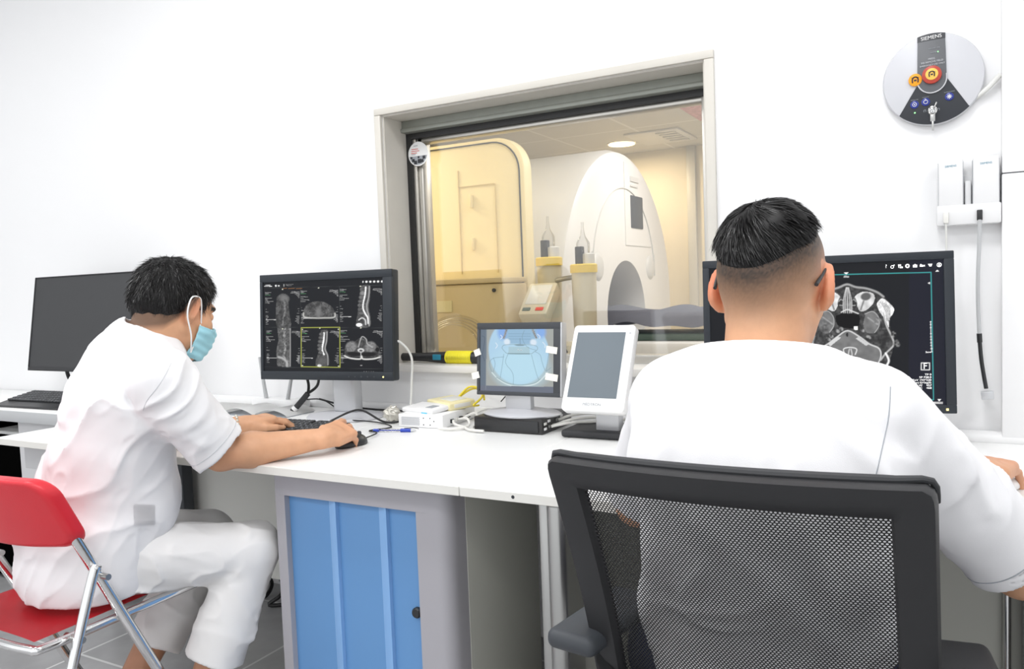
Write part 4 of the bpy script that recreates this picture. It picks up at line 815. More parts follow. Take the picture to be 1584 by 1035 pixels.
# ---- white box with vents, small intercom units on it
M1 = T(-1.448, 2.11, .7505) @ RZ(3)
w_ = thing('network_box', 'white vented box on the desk below the window', 'device', (-1.448, 2.11, .75))
b = MB(M1); b.box(-.082, .082, -.105, .105, 0, .042, .003); b.build('case', M['white'], w_)
b = MB(M1)
for r in range(8):
    for q in range(16): b.box(-.07 + q * .0042 + .0021 * (r % 2), -.0677 + q * .0042 + .0021 * (r % 2), -.1056, -.104, .008 + r * .0033, .0098 + r * .0033)
b.build('vent_holes', M['inkg'], w_)
for x, z in ((.012, .031), (.036, .031), (.05, .022), (.012, .010), (.036, .010)):
    b = MB(M1 @ T(x, -.105, z) @ RX(90)); b.lathe([(0, .001), (.0018, .001), (.0018, 0)], 10); b.build('screw', M['dark'], w_)
for k in range(5):
    b = MB(M1); b.box(.0815, .088, -.06 + .028 * k, -.044 + .028 * k, .010, .022, .001); b.build('port', M['offwhite' if k % 2 else 'black'], w_)
M2 = T(-1.462, 2.075, .793) @ RZ(-12) @ RX(4)
w_ = thing('thermostat_unit', 'white wedge shaped unit with tiny grey display lying on the vented box', 'device', (-1.462, 2.075, .7925))
b = MB(M2); b.box(-.075, .068, -.045, .05, 0, .016, .006, 3); b.build('case', M['white'], w_)
b = MB(M2); b.box(.015, .045, -.022, .012, .0155, .0168); b.build('display', M['inkg'], w_)
b = MB(M2); b.box(.02, .045, -.047, -.044, .002, .006, .001); b.build('blue_strip', M['cyan'], w_); 
M2 = T(-1.43, 2.165, .7935) @ RZ(-27) @ RX(3)
w_ = thing('intercom_unit', 'pale yellow intercom unit with grey window and yellow cord behind the white unit', 'device', (-1.43, 2.165, .7925))
b = MB(M2); b.box(-.075, .075, -.05, .05, 0, .026, .006, 3); b.build('case', M['cream'], w_)
b = MB(M2); b.box(-.035, .045, -.022, .036, .0255, .0275, .002); b.build('window', M['panel'], w_)
b = MB(M2); b.box(.0735, .077, -.03, .03, .008, .02, .001); b.build('side_slot', M['offwhite'], w_)
b = MB(M2); b.tube([(-.05, .055, .015), (-.02, .085, .05), (.04, .09, .05), (.085, .07, .03), (.095, .03, .01), (.085, .055, .004)], .0035, 8); b.tube([(-.055, .055, .012), (-.02, .092, .042), (.04, .098, .044), (.09, .075, .02)], .0035, 8); b.build('cord', M['ycable'], w_)
# ---- black converter box
w_ = thing('converter_box', 'flat black metal box under the small grey monitor', 'device', (-1.133, 2.115, .75))
b = MB(); b.box(-1.249, -1.018, 2.012, 2.216, .7505, .795, .003); b.build('case', M['boxblack'], w_)
b = MB(); b.box(-1.24, -1.03, 2.008, 2.013, .757, .789, .001); b.build('front_panel', M['black'], w_)
for k, (y, z, mm) in enumerate(((2.03, .78, 'offwhite'), (2.03, .765, 'white'), (2.055, .785, 'white'), (2.06, .768, 'steel'), (2.085, .768, 'offwhite'), (2.11, .78, 'steel'), (2.14, .787, 'white'), (2.15, .768, 'steel'))):
    b = MB(); b.box(-1.019, -1.0155, y - .008, y + .008, z - .004, z + .004, .0015); b.build('connector', M[mm], w_)
# loose pale cables
cabs = [([(-1.355, 2.06, .768), (-1.33, 2.03, .764), (-1.29, 2.02, .757), (-1.25, 2.05 - .06, .757), (-1.20, 1.985, .757)], 'looped pale cable between the vented box and the black box'),
        ([(-1.353, 2.09, .768), (-1.31, 2.07, .775), (-1.28, 2.03, .762), (-1.31, 1.99, .757), (-1.36, 1.985, .757)], 'pale cable curling in front of the vented box'),
        ([(-1.35, 2.12, .77), (-1.31, 2.12, .785), (-1.275, 2.08, .77), (-1.262, 2.02, .757)], 'pale cable rising from the side of the vented box'),
        ([(-1.348, 2.15, .77), (-1.30, 2.17, .79), (-1.27, 2.2, .775), (-1.25, 2.235, .757)], 'pale cable running back beside the black box'),
        ([(-1.013, 2.06, .768), (-.97, 2.09, .775), (-.92, 2.12, .775), (-.87, 2.18, .765), (-.80, 2.2, .757)], 'pale cable from the black box to behind the white display'),
        ([(-1.013, 2.085, .768), (-.97, 2.11, .782), (-.91, 2.15, .785), (-.85, 2.2, .775), (-.78, 2.215, .757)], 'pale upper cable from the black box to behind the white display'),
        ([(-1.013, 2.11, .779), (-.98, 2.14, .79), (-.92, 2.18, .79), (-.85, 2.22, .77)], 'pale rearmost cable leaving the black box')]
for pts, lab in cabs:
    b = MB(); b.tube(pts, .0042, 8); tag(b.build('data_cable', M['offwhite'], None, pts[0]), lab, 'cable', 'pale data cables')
# ---- router and open book
r_ = thing('router', 'white router with two grey antennas behind the open book', 'router', (-2.25, 2.19, .75))
b = MB(); b.box(-2.37, -2.13, 2.18, 2.255, .7505, .785, .008); b.build('case', M['white'], r_)
b = MB(); b.tube([(-2.318, 2.21, .785), (-2.343, 2.21, .945)], [.008, .005], 8, 2); b.build('antenna', M['gcable'], r_)
b = MB(); b.tube([(-2.195, 2.20, .785), (-2.150, 2.20, .94)], [.008, .005], 8, 2); b.build('antenna', M['gcable'], r_)
def book(u, v):
    x = -2.355 + .32 * u; hump = .024 * math.sin(PI * min(u / .52, 1)) if u < .52 else .022 * math.sin(PI * (u - .52) / .48) ** .7
    return V((x, 2.01 + .145 * v + .02 * u, .7525 + hump))
k = thing('open_book', 'open book with white curling pages lying beside the spine scan monitor', 'book', (-2.2, 2.06, .75))
b = MB(); b.sheet(book, 40, 6, .004); b.build('pages', M['paper'], k)
b = MB(); b.box(-2.358, -2.033, 2.012, 2.165, .7502, .7522); b.build('cover', M['inkg'], k)
b = MB(); b.sheet(lambda u, v: V((-2.62 + .2 * u, 1.98 + .27 * v, .7515 + .001 * math.sin(4 * u))), 6, 2, .0008); tag(b.build('paper_sheet', M['paper'], None, (-2.52, 2.1, .7505)), 'loose white sheet of paper on the desk beside the open book', 'paper')
# ---- cables at the centre monitor
k = thing('cable_bundle', 'thick black taped cable bundle rising behind the spine scan monitor', 'cable', (-2.07, 2.09, .75))
b = MB(); b.tube([(-2.07, 2.085, .756), (-2.045, 2.10, .785), (-2.015, 2.12, .825)], .0105, 12); b.build('sleeve', M['blackm'], k)
for pts in ([(-2.015, 2.12, .825), (-2.02, 2.13, .86), (-2.03, 2.12, .92)], [(-2.015, 2.12, .825), (-1.985, 2.14, .855), (-1.965, 2.13, .92)]):
    b = MB(); b.tube(pts, .005, 8); b.build('wire', M['bcable'], k)
b = MB(); b.tube([(-2.06, 2.09, .768), (-2.052, 2.095, .777)], .0112, 12, 0); b.build('tie', M['white'], k)
for pts, lab, r, mm in (([(-1.78, 1.95, .757), (-1.74, 2.02, .785), (-1.69, 2.03, .79), (-1.60, 2.02, .76), (-1.56, 2.05, .757), (-1.545, 2.1, .78), (-1.52, 2.12, .80)], 'black cable arching from the keyboard to the crumpled bag', .0035, 'bcable'),
                 ([(-2.0, 2.16, .80), (-1.93, 2.2, .775), (-1.83, 2.24, .757), (-1.70, 2.24, .757), (-1.62, 2.2, .757), (-1.56, 2.16, .79)], 'black cable lying behind the silver monitor foot', .0035, 'bcable'),
                 ([(-2.3, 2.25, .757), (-2.15, 2.24, .78), (-2.02, 2.2, .79), (-1.95, 2.2, .757)], 'thin black cable behind the router', .0025, 'bcable'),
                 ([(-1.64, 2.10, 1.02), (-1.595, 2.12, 1.012), (-1.572, 2.15, .96), (-1.575, 2.15, .88), (-1.568, 2.13, .80), (-1.557, 2.11, .757)], 'white cord hanging from the back of the spine scan monitor', .004, 'wcable'),
                 ([(-1.30, 2.27, .80), (-1.24, 2.25, .86), (-1.20, 2.10, .90)], 'thin black wire running up to the small grey monitor', .002, 'bcable'),
                 ([(-1.185, 2.1, .80), (-1.165, 2.13, .83), (-1.16, 2.09, .88)], 'short black lead under the small grey monitor', .003, 'bcable')):
    b = MB(); b.tube(pts, r, 8); tag(b.build('cable', M[mm], None, pts[0]), lab, 'cable')
def fw(P):
    q = P - A(-1.612, 2.085, .776); n = np.sin(q[:, 0] * 210 + 2 * np.sin(q[:, 2] * 160)) * np.sin(q[:, 1] * 180 + 1.5 * np.sin(q[:, 0] * 140)) * np.sin(q[:, 2] * 190)
    return smax(elli(P, (-1.612, 2.085, .776), (.026, .028, .025)) + .007 * n, .7512 - P[:, 2], .002)
M['foil'] = mat('crumpled_clear_film', (.62, .60, .54), .22, .35)
tag(sdf_obj('crumpled_bag', fw, (-1.66, 2.03, .742), (-1.56, 2.14, .83), .0022, M['foil'], None, None, (-1.61, 2.085, .75)), 'small crumpled shiny plastic bag between the monitor foot and white box', 'bag')
# ---- metal detector wand on the sill
k = thing('detector_wand', 'black hand held detector wand wrapped in yellow tape on the window sill', 'wand', (-1.6, 2.35, .917))
b = MB(Matrix.Translation((-1.60, 2.352, .938)) @ RY(90)); b.lathe([(0, -.172), (.010, -.170), (.0145, -.16), (.0150, -.10), (.0165, -.05), (.0195, 0), (.0205, .04), (0, .04)], 24); b.build('handle', M['black'], k)
b = MB(Matrix.Translation((-1.60, 2.352, .938)) @ RY(90)); b.lathe([(.0205, .03), (.0205, .25), (.018, .262), (0, .262)], 24); b.build('head', M['black'], k)
b = MB(); b.box(-1.61, -1.575, 2.329, 2.334, .930, .950, .002); b.build('badge', M['inkt'], k)
b = MB(Matrix.Translation((-1.558, 2.352, .9385)) @ RY(90)); b.lathe([(.021, -.002), (.0235, 0)] + [(.0232 + .0009 * math.sin(i * 2.2), .004 + i * .0025) for i in range(38)] + [(.023, .104), (.0205, .105)], 28); b.build('tape_wrap', M['yellow'], k)
b = MB()
for r in range(14):
    for q in range(7): b.box(-1.551 + r * .007, -1.5485 + r * .007, 2.3275 + .006 * abs(q - 3) ** 1.6 * .22, 2.3295 + .006 * abs(q - 3) ** 1.6 * .22, .924 + q * .0044, .9255 + q * .0044)
b.build('tape_print', M['dark'], k)
# ---- round wall control
DC = V((-.023, 2.30, 1.661)); R_ = .1135
k = thing('wall_control_unit', 'round silver wall unit with emergency button, lit keys and hanging key', 'control unit', DC)
b = MB(Matrix.Translation(DC) @ RX(90)); b.lathe([(R_ - .012, 0), (R_ - .001, .004), (R_, .016), (R_ - .0008, .0195)] + [(R_ * f, .0305 - .009 * f * f) for f in (.975, .9, .8, .7, .6, .5, .4, .3, .2, .1)] + [(0, .0305)], 72); b.build('housing', M['lsilver'], k)
def D(dx, dz, lift=0):                                    # point on the domed face
    r = math.hypot(dx, dz) / R_; return V((DC.x + dx, DC.y - (.0305 - .009 * r * r) - lift, DC.z + dz))
def dome_poly(outline, name, m, par, lift=.0012, n=14):  # filled fan patch following the dome
    c = (sum(p[0] for p in outline) / len(outline), sum(p[1] for p in outline) / len(outline)); bm = bmesh.new(); rr = []
    for j in range(n + 1):
        f = j / n; rr.append([bm.verts.new(D(c[0] + (p[0] - c[0]) * f, c[1] + (p[1] - c[1]) * f, lift)) for p in outline] if j else [bm.verts.new(D(c[0], c[1], lift))])
    L_ = len(outline)
    for a_, b_ in zip(rr, rr[1:]):
        for i in range(L_):
            q = list(dict.fromkeys([a_[i % len(a_)], a_[(i + 1) % len(a_)], b_[(i + 1) % L_], b_[i]]))
            bm.faces.new(q)
    edge = [bm.verts.new(v.co + V((0, lift + .002, 0))) for v in rr[-1]]
    for i in range(L_): bm.faces.new((rr[-1][i], rr[-1][(i + 1) % L_], edge[(i + 1) % L_], edge[i]))
    bmesh.ops.recalc_face_normals(bm, faces=bm.faces[:]); b = MB(); b._new(bm); return b.build(name, m, par)
def seg(p, q, n=10): return [(p[0] + (q[0] - p[0]) * i / n, p[1] + (q[1] - p[1]) * i / n) for i in range(n)]
fan = seg((-.036, -.016), (-.074, -.080)) + [(.1115 * math.sin(a), -.1115 * math.cos(a)) for a in np.linspace(-.745, .80, 30)] + seg((.078, -.076), (.032, -.004)) + seg((.032, -.004), (-.036, -.016))
dome_poly(fan, 'lower_panel', M['fan'], k)
tp = [(-.033, .092), (-.033, -.0)] + [(-.0015 + .0325 * math.cos(a), -.002 - .033 * math.sin(a)) for a in np.linspace(PI, 2 * PI, 20) - PI][::-1] + [(.030, .092)]
tp = seg((-.033, .093), (-.034, -.002)) + [(-.0015 - .0325 * math.cos(a), -.002 - .034 * math.sin(a)) for a in np.linspace(0, PI, 20)] + seg((.031, -.002), (.028, .095)) + seg((.028, .095), (-.033, .093))
up = dome_poly(tp, 'flip_cover', M['fan2'], k, .003)
ring = [D(p[0], p[1], .0035) for p in tp[9:32]]
b = MB(); b.tube(ring, .0016, 8, 0); b.build('cover_rim', M['lsilver'], up)
tl = seg((-.0335, .093), (-.0335, .1075)) + [(.1125 * math.sin(a), .1125 * math.cos(a)) for a in np.linspace(-.30, .255, 12)] + seg((.0285, .1085), (.0285, .096)) + seg((.0285, .096), (-.0335, .093))
nb = dome_poly(tl, 'name_band', M['fan'], k, .0016)
def dtext(s, size, dx, dz, m='ink', par=None, lift=.0036, sx=1., rot=2.5): text(s, size, Matrix.Translation(D(dx, dz, lift)) @ RX(90) @ RZ(rot), M[m], par or k, 'lettering', .0002, 'CENTER', sx)
dtext('SIEMENS', .0125, -.0025, .1015, par=nb, rot=3, lift=.003)
dtext('MAGNET ON', .0042, .004, .073, 'inkg', up, .0045); dtext('SYSTEM', .0042, .003, .0625, 'inkg', up, .0045)
dtext('PRESS', .0060, -.002, .0475, 'lsilver', up, .0045); dtext('TO REMOVE FIELD', .0060, -.001, .0400, 'lsilver', up, .0045); dtext('EMERGENCY USE ONLY', .0052, -.0005, .0325, 'lsilver', up, .0045)
def dcyl(dx, dz, r, th, name, m, par, lift=.001):
    b = MB(Matrix.Translation(D(dx, dz, lift)) @ RX(90)); b.lathe([(0, -.002), (r, -.002), (r, th - .0004), (r - .0006, th), (0, th)], 36); return b.build(name, M[m], par)
eb = dcyl(-.0015, .0075, .0218, .008, 'emergency_button', 'redring', k, .002)
dcyl(-.0015, .0085, .0142, .0012, 'button_sticker', 'yorange', eb, .0102)
st = dcyl(-.0385, .001, .0152, .0012, 'warning_sticker', 'orange', k, .0045)
for cx, cz, par, l, s_ in ((-.0015, .0085, eb, .0117, .9), (-.0385, .001, st, .0060, 1.)):
    b = MB(Matrix.Translation(D(cx, cz, l)) @ Matrix.Diagonal((s_, 1, s_, 1))); b.tube([(-.006, 0, -.007), (-.0065, 0, .002), (-.003, 0, .0065), (.003, 0, .0065), (.0065, 0, .002), (.006, 0, -.007)], .0017, 6, 4); b.box(-.003, .003, -.0005, .0005, -.0035, .001, .001); b.tube([(-.008, 0, .006), (-.004, 0, .003)], .0008, 6, 2); b.tube([(.008, 0, .006), (.004, 0, .003)], .0008, 6, 2); b.build('warning_symbol', M['fan'], par)
for i, (dx, dz) in enumerate(((-.0405, -.059), (-.0155, -.056), (.0365, -.050))):
    bt = dcyl(dx, dz, .0098, .0015, 'key_button', 'bluebtn', k)
    b = MB(Matrix.Translation(D(dx, dz, .0029)))
    if i < 2: b.tube([(.0046 * math.cos(a), 0, .0046 * math.sin(a)) for a in np.linspace(0, 2 * PI, 17)], .0006, 6, 0)
    if i == 0: b.cyl((0, .0003, 0), (0, -.0003, 0), .0014, n=12)
    if i == 1: b.box(-.0006, .0006, -.0004, .0004, .003, .0072)
    if i == 2:
        for q in (-45, 45): b.tube([(-.0055 * math.cos(math.radians(q)), 0, -.0055 * math.sin(math.radians(q))), (.0055 * math.cos(math.radians(q)), 0, .0055 * math.sin(math.radians(q)))], .0008, 6, 0)
        b.box(-.003, .003, -.0004, .0004, -.0028, .001); b.box(-.0006, .0006, -.0004, .0004, -.006, .006); b.box(-.006, .006, -.0004, .0004, -.0006, .0006)
    b.build('key_symbol', M['ink'], bt)
    dtext(('SYSTEM ON', 'STAND BY', 'ALARM SILENCE')[i], .0032, dx, dz + .0115, 'inkg', k, .0022)
dcyl(-.040, -.079, .0018, .0008, 'indicator', 'led', k); dcyl(.0122, .0632, .0014, .0008, 'indicator', 'led', up, .0035)
for dx in (-.0175, .0125):
    b = MB(Matrix.Translation(D(dx, -.0775, .0016))); b.tube([(-.002, 0, -.003), (-.002, 0, .002), (.002, 0, .002), (.002, 0, -.003)], .0006, 6, 2); b.build('lock_symbol', M['inkg'], k)
lk = dcyl(.000, -.078, .0095, .006, 'key_switch', 'chrome', k)
b = MB(); p0 = D(0, -.078, .009); b.box(p0.x - .0012, p0.x + .0012, p0.y - .012, p0.y + .002, p0.z - .006, p0.z + .006); b.tube([p0 + V((.009 * math.cos(a), -.008, -.004 + .009 * math.sin(a))) for a in np.linspace(0, 2 * PI, 14)], .0014, 6, 2); b.tube([p0 + V((.004, -.006, .004)), p0 + V((.009, -.007, .016))], .0018, 6, 2); b.build('key', M['steel'], lk)
b = MB(); q0 = p0 + V((0, -.008, -.013)); b.box(q0.x - .0055, q0.x + .0055, q0.y - .001, q0.y + .001, q0.z - .017, q0.z + .001, .001); b.box(q0.x - .002, q0.x + .0025, q0.y - .0008, q0.y + .0008, q0.z - .040, q0.z - .016, .0005); b.build('hanging_key', M['steel'], lk)
b = MB(); b.tube([(.02, 2.292, 1.59), (.06, 2.288, 1.60), (.09, 2.284, 1.617), (.123, 2.282, 1.650)], .006, 10); b.build('cable', M['wcable'], k)
# ---- holder with two handsets
k = thing('charging_holder', 'white wall holder with two slots under the round wall unit', 'holder', (.055, 2.30, 1.29))
b = MB(); b.box(-.016, .1225, 2.288, WY, 1.296, 1.415, .004); b.box(-.016, .1225, 2.255, 2.292, 1.292, 1.342, .004); b.box(.046, .060, 2.27, 2.292, 1.335, 1.40, .003); b.build('bracket', M['handset'], k)
for x0_, x1_, lab in ((-.0115, .0425, 'white slim unit in the holder slot with the white plug'), (.063, .1185, 'white slim unit in the holder slot with the black plug')):
    h = thing('wall_handset', lab, 'handset', ((x0_ + x1_) / 2, 2.27, 1.335), 'slim units in the wall holder')
    b = MB(); b.box(x0_, x1_, 2.258, 2.286, 1.338, 1.455, .004, 3); b.build('case', M['handset'], h)
    b = MB(); b.box(x0_ - .0008, x0_ + .001, 2.262, 2.283, 1.342, 1.448); b.box(x1_ - .001, x1_ + .0008, 2.262, 2.283, 1.342, 1.448); b.build('side_line', M['inkg'], h)
    text('SIEMENS', .0068, T((x0_ + x1_) / 2, 2.2576, 1.438) @ RX(90) @ RZ(1.5), M['inkt'], h, 'lettering', .0001)
k = thing('sensor_cable', 'grey cable with black end and grey connector hanging from the wall holder', 'cable', (.077, 2.26, 1.31))
b = MB(); b.box(.071, .083, 2.249, 2.258, 1.300, 1.326, .002); b.build('plug', M['black'], k)
b = MB(); b.tube([(.077, 2.252, 1.302), (.076, 2.256, 1.24), (.0735, 2.26, 1.17), (.0735, 2.265, 1.10), (.076, 2.265, 1.02)], .0046, 10); b.build('grey_lead', M['gcable'], k)
b = MB(); b.tube([(.076, 2.265, 1.022), (.077, 2.265, 1.0)], .0062, 10, 2); b.tube([(.077, 2.265, 1.0), (.081, 2.265, .95), (.0905, 2.264, .885)], .0048, 10); b.build('black_lead', M['black'], k)
b = MB(T(.093, 2.262, .869) @ RY(-6)); b.box(-.0135, .0135, -.01, .008, -.010, .010, .002); b.build('connector', M['silver'], k)
k = thing('white_lead', 'thin white lead with pale plug hanging from the other slot of the holder', 'cable', (.005, 2.26, 1.31))
b = MB(); b.box(-.001, .011, 2.249, 2.258, 1.298, 1.326, .002); b.build('plug', M['offwhite'], k)
b = MB(); b.tube([(.005, 2.254, 1.30), (.006, 2.26, 1.2), (.006, 2.27, 1.05), (.01, 2.27, .82)], .0024, 8); b.build('lead', M['wcable'], k)
# ------------------------------------------------------------------ people
def nrm(v): v = np.asarray(v, np.float32); return v / np.linalg.norm(v)
def headframe(front, roll=0.):
    f = nrm(front); r = nrm(np.cross(f, (0, 0, 1))); u = np.cross(r, f); a = math.radians(roll); r, u = r * math.cos(a) + u * math.sin(a), u * math.cos(a) - r * math.sin(a)
    return np.stack([r, f, u], 1).astype(np.float32)          # columns: right, front, up
def cranium(q): return smin(elli(q, (0, -.012, .034), (.077, .096, .080)), elli(q, (0, -.03, -.005), (.068, .074, .060)), .03)
def head_sdf(P, c, R, earout=.0):
    q = (P - np.asarray(c, np.float32)) @ R
    d = cranium(q); d = smin(d, elli(q, (0, .032, -.035), (.061, .062, .080)), .03); d = smin(d, elli(q, (0, .066, -.097), (.026, .024, .022)), .03)
    for s in (-1, 1):
        d = smin(d, elli(q, (s * .044, .062, -.030), (.022, .024, .024)), .02)
        d = smin(d, cone(q, (s * .055, .0, -.055), (s * .022, .06, -.098), .014, .014), .025)
    d = smin(d, elli(q, (0, .082, .024), (.050, .014, .011)), .02)
    for s in (-1, 1): d = smax(d, -elli(q, (s * .032, .103, .003), (.018, .016, .012)), .012)
    d = smin(d, cone(q, (0, .090, .012), (0, .112, -.034), .007, .0125), .012)
    for s in (-1, 1): d = smin(d, elli(q, (s * .011, .102, -.037), (.008, .010, .007)), .006)
    for s in (-1, 1): d = np.minimum(d, elli(q, (s * .032, .082, .002), (.0125, .0125, .0125)))
    d = smin(d, elli(q, (0, .093, -.058), (.022, .010, .006)), .008); d = smin(d, elli(q, (0, .091, -.069), (.019, .010, .007)), .008)
    for s in (-1, 1):                                      # ears
        a = math.radians(18 + earout); ca, sa = math.cos(a), math.sin(a)
        e = q - A(s * .0690, .004, -.008); ex = e[:, 0] * s; ey = e[:, 1]; ez = e[:, 2]
        x2 = ex * ca + ey * sa; y2 = -ex * sa + ey * ca     # y2: along the ear, growing to the front
        y3 = y2 - .18 * ez; E = np.stack([x2, y3, ez], 1)
        o = elli(E, (.006, -.014, .002), (.0075, .0205, .034)); o = smin(o, elli(E, (.005, -.004, -.026), (.006, .010, .011)), .01)
        rim = np.abs(np.hypot((y3 + .014) / .0165, (ez - .004) / .028) - 1) * .020; o = smin(o, np.hypot(rim, x2 - .012) - .0034, .004)
        o = smax(o, -elli(E, (.0165, -.010, -.001), (.0075, .010, .017)), .004)
        d = smin(d, o, .006)
    return d
def hand_sdf(P, w, F, U, side, curls, thumb=0., spread=.0):
    F = nrm(F); U = np.asarray(U, np.float32); U = nrm(U - F * float(U @ F)); X = np.cross(F, U) * side * -1
    if side > 0: X = -np.cross(F, U)
    else: X = np.cross(F, U)                               # towards the thumb
    R = np.stack([X, F, U], 1).astype(np.float32); q = (P - np.asarray(w, np.float32)) @ R
    b = np.abs(q - A(0, .050, 0)) - A(.028, .034, .004); palm = np.linalg.norm(np.maximum(b, 0), axis=1) + np.minimum(b.max(1), 0) - .0115
    palm = smin(palm, cone(q, (0, -.02, 0), (0, .03, 0), .023, .022), .02); palm = smin(palm, elli(q, (.022, .035, -.006), (.018, .028, .014)), .012)
    fing = None
    for i, (bx, by, L) in enumerate(((.030, .088, (.043, .026, .021)), (.0105, .093, (.047, .029, .022)), (-.0095, .089, (.044, .027, .021)), (-.028, .080, (.034, .021, .019)))):
        p = A(bx, by - .008, .001); ang = 0.; rad = (.0095, .0088, .0080, .0068) if i < 3 else (.0085, .0078, .0070, .0062); sp = (1.5 - i) * (.07 + spread)
        for j in range(3):
            ang += math.radians(curls[i][j]); dr = A(math.sin(sp) * math.cos(ang), math.cos(sp) * math.cos(ang), -math.sin(ang)); n = p + dr * L[j]
            e = cone(q, p, n, rad[j], rad[j + 1]); f0 = e if j == 0 else smin(f0, e, .003); p = n
        f0 = smin(f0, elli(q, (bx, by - .006, .005), (.009, .010, .008)), .006); fing = f0 if fing is None else np.minimum(fing, f0)
    d = smin(palm, fing, .0055)
    T0, T1, T2, T3 = A(.026, .022, -.006), A(.047, .050, -.010 - thumb * .3), A(.054, .080, -.014 - thumb * .7), A(.050, .104, -.018 - thumb)
    t = smin(smin(cone(q, T0, T1, .0135, .0112), cone(q, T1, T2, .0108, .0096), .004), cone(q, T2, T3, .0094, .0072), .004)
    return smin(d, t, .010)
LAT = np.random.default_rng(21).random((32, 32, 32)).astype(np.float32)
def vnoise(Q):                                            # smooth lattice noise, 0..1
    f = np.floor(Q); t = (Q - f).astype(np.float32); t = t * t * (3 - 2 * t); i = f.astype(np.int64) % 32; j = (i + 1) % 32; o = 0
    for a in (0, 1):
        for b in (0, 1):
            for c in (0, 1):
                o = o + LAT[(j if a else i)[:, 0], (j if b else i)[:, 1], (j if c else i)[:, 2]] * (t[:, 0] if a else 1 - t[:, 0]) * (t[:, 1] if b else 1 - t[:, 1]) * (t[:, 2] if c else 1 - t[:, 2])
    return o
def wrinkle(P, s=1., seed=0., dirn=(.25, .1, 1.)):        # soft folds drawn out along dirn
    d = nrm(dirn); al = P @ d; Q = P - al[:, None] * d * .62; o = seed * 3.7
    wq = np.stack([vnoise(P * 5 * s + o + 3), vnoise(P * 5 * s + o + 9), vnoise(P * 5 * s + o + 15)], 1) - .5
    n1 = vnoise(Q * 9 * s + wq * 1.6 + o); n2 = vnoise(Q * 17 * s + wq * 2.0 + o + 7); m = np.clip(vnoise(P * 4.5 * s + o + 11) * 2.2 - .55, 0, 1); n3 = vnoise(P * 6 * s + o + 20)
    r1 = (1 - np.abs(2 * n1 - 1)) ** 4; r2 = (1 - np.abs(2 * n2 - 1)) ** 4
    n4 = vnoise(Q * 30 * s + wq * 2.5 + o + 13); r4 = (1 - np.abs(2 * n4 - 1)) ** 3
    return .0125 * r1 * m + .0085 * r2 * np.clip(vnoise(P * 5 + o + 31) * 2.4 - .7, 0, 1) + .0022 * r4 * np.clip(vnoise(P * 7 + o + 41) * 2.4 - .7, 0, 1) + .010 * (n3 - .5)
def ridges(P, lst):
    o = 0
    for pts, amp, wid in lst:
        d = polyline_dist(P, pts); o = o + amp * np.exp(-(d / wid) ** 2)
    return o
def skincol(P, base, spots=(), dark=()):
    n = .5 + .5 * np.sin(P[:, 0] * 90 + 2 * np.sin(P[:, 2] * 70)) * np.sin(P[:, 1] * 80 + P[:, 2] * 60); c = np.array(base)[None] * (.95 + .07 * n[:, None])
    for ctr, r, col, a in spots:
        w = a * np.clip(1.2 - np.linalg.norm(P - np.asarray(ctr), axis=1) / r, 0, 1)[:, None]; c = c * (1 - w) + np.array(col) * w
    return c
def strands(name, pts, dirs, lens, width, m, parent, curl=.25, seg=3, grav=.0, rng=None, hug=None):
    n = len(pts); side = np.cross(dirs, rng.normal(size=(n, 3))); side /= np.linalg.norm(side, axis=1)[:, None]; bend = np.cross(dirs, side); k = rng.normal(size=(n, 1)) * curl; rows = []
    if hug is not None: c0 = hug[0](pts)
    for j in range(seg + 1):
        t = j / seg; p = pts + dirs * (lens[:, None] * t) + bend * (k * lens[:, None] * t * t) + np.array([0, 0, -1]) * (grav * lens[:, None] * t * t); wd = width * (1 - .85 * t)
        if hug is not None and j:
            for _ in range(2):
                gq = p - hug[1]; gq = gq / np.linalg.norm(gq, axis=1)[:, None]; p = p - gq * (hug[0](p) - c0 - hug[2] * t * lens)[:, None]
        rows += [p - side * wd, p + side * wd]
    Vv = np.stack(rows, 1).reshape(-1, 3); base = np.arange(n)[:, None] * (2 * (seg + 1)); fs = []
    for j in range(seg): fs.append(np.concatenate([base + 2 * j, base + 2 * j + 1, base + 2 * j + 3, base + 2 * j + 2], 1))
    return np_mesh(name, Vv, np.concatenate(fs), m, parent, smooth=False)
def surface_samples(o, n, rng):
    me = o.data; N = len(me.vertices); co = np.empty(N * 3, np.float32); me.vertices.foreach_get('co', co); no = np.empty(N * 3, np.float32); me.vertices.foreach_get('normal', no); co = co.reshape(-1, 3) + np.array(ORG[o.name], np.float32); no = no.reshape(-1, 3)
    i = rng.integers(0, N, n); return co[i] + rng.normal(size=(n, 3)).astype(np.float32) * .0006, no[i]
SK = (.66, .355, .205); RED = (.60, .22, .13)

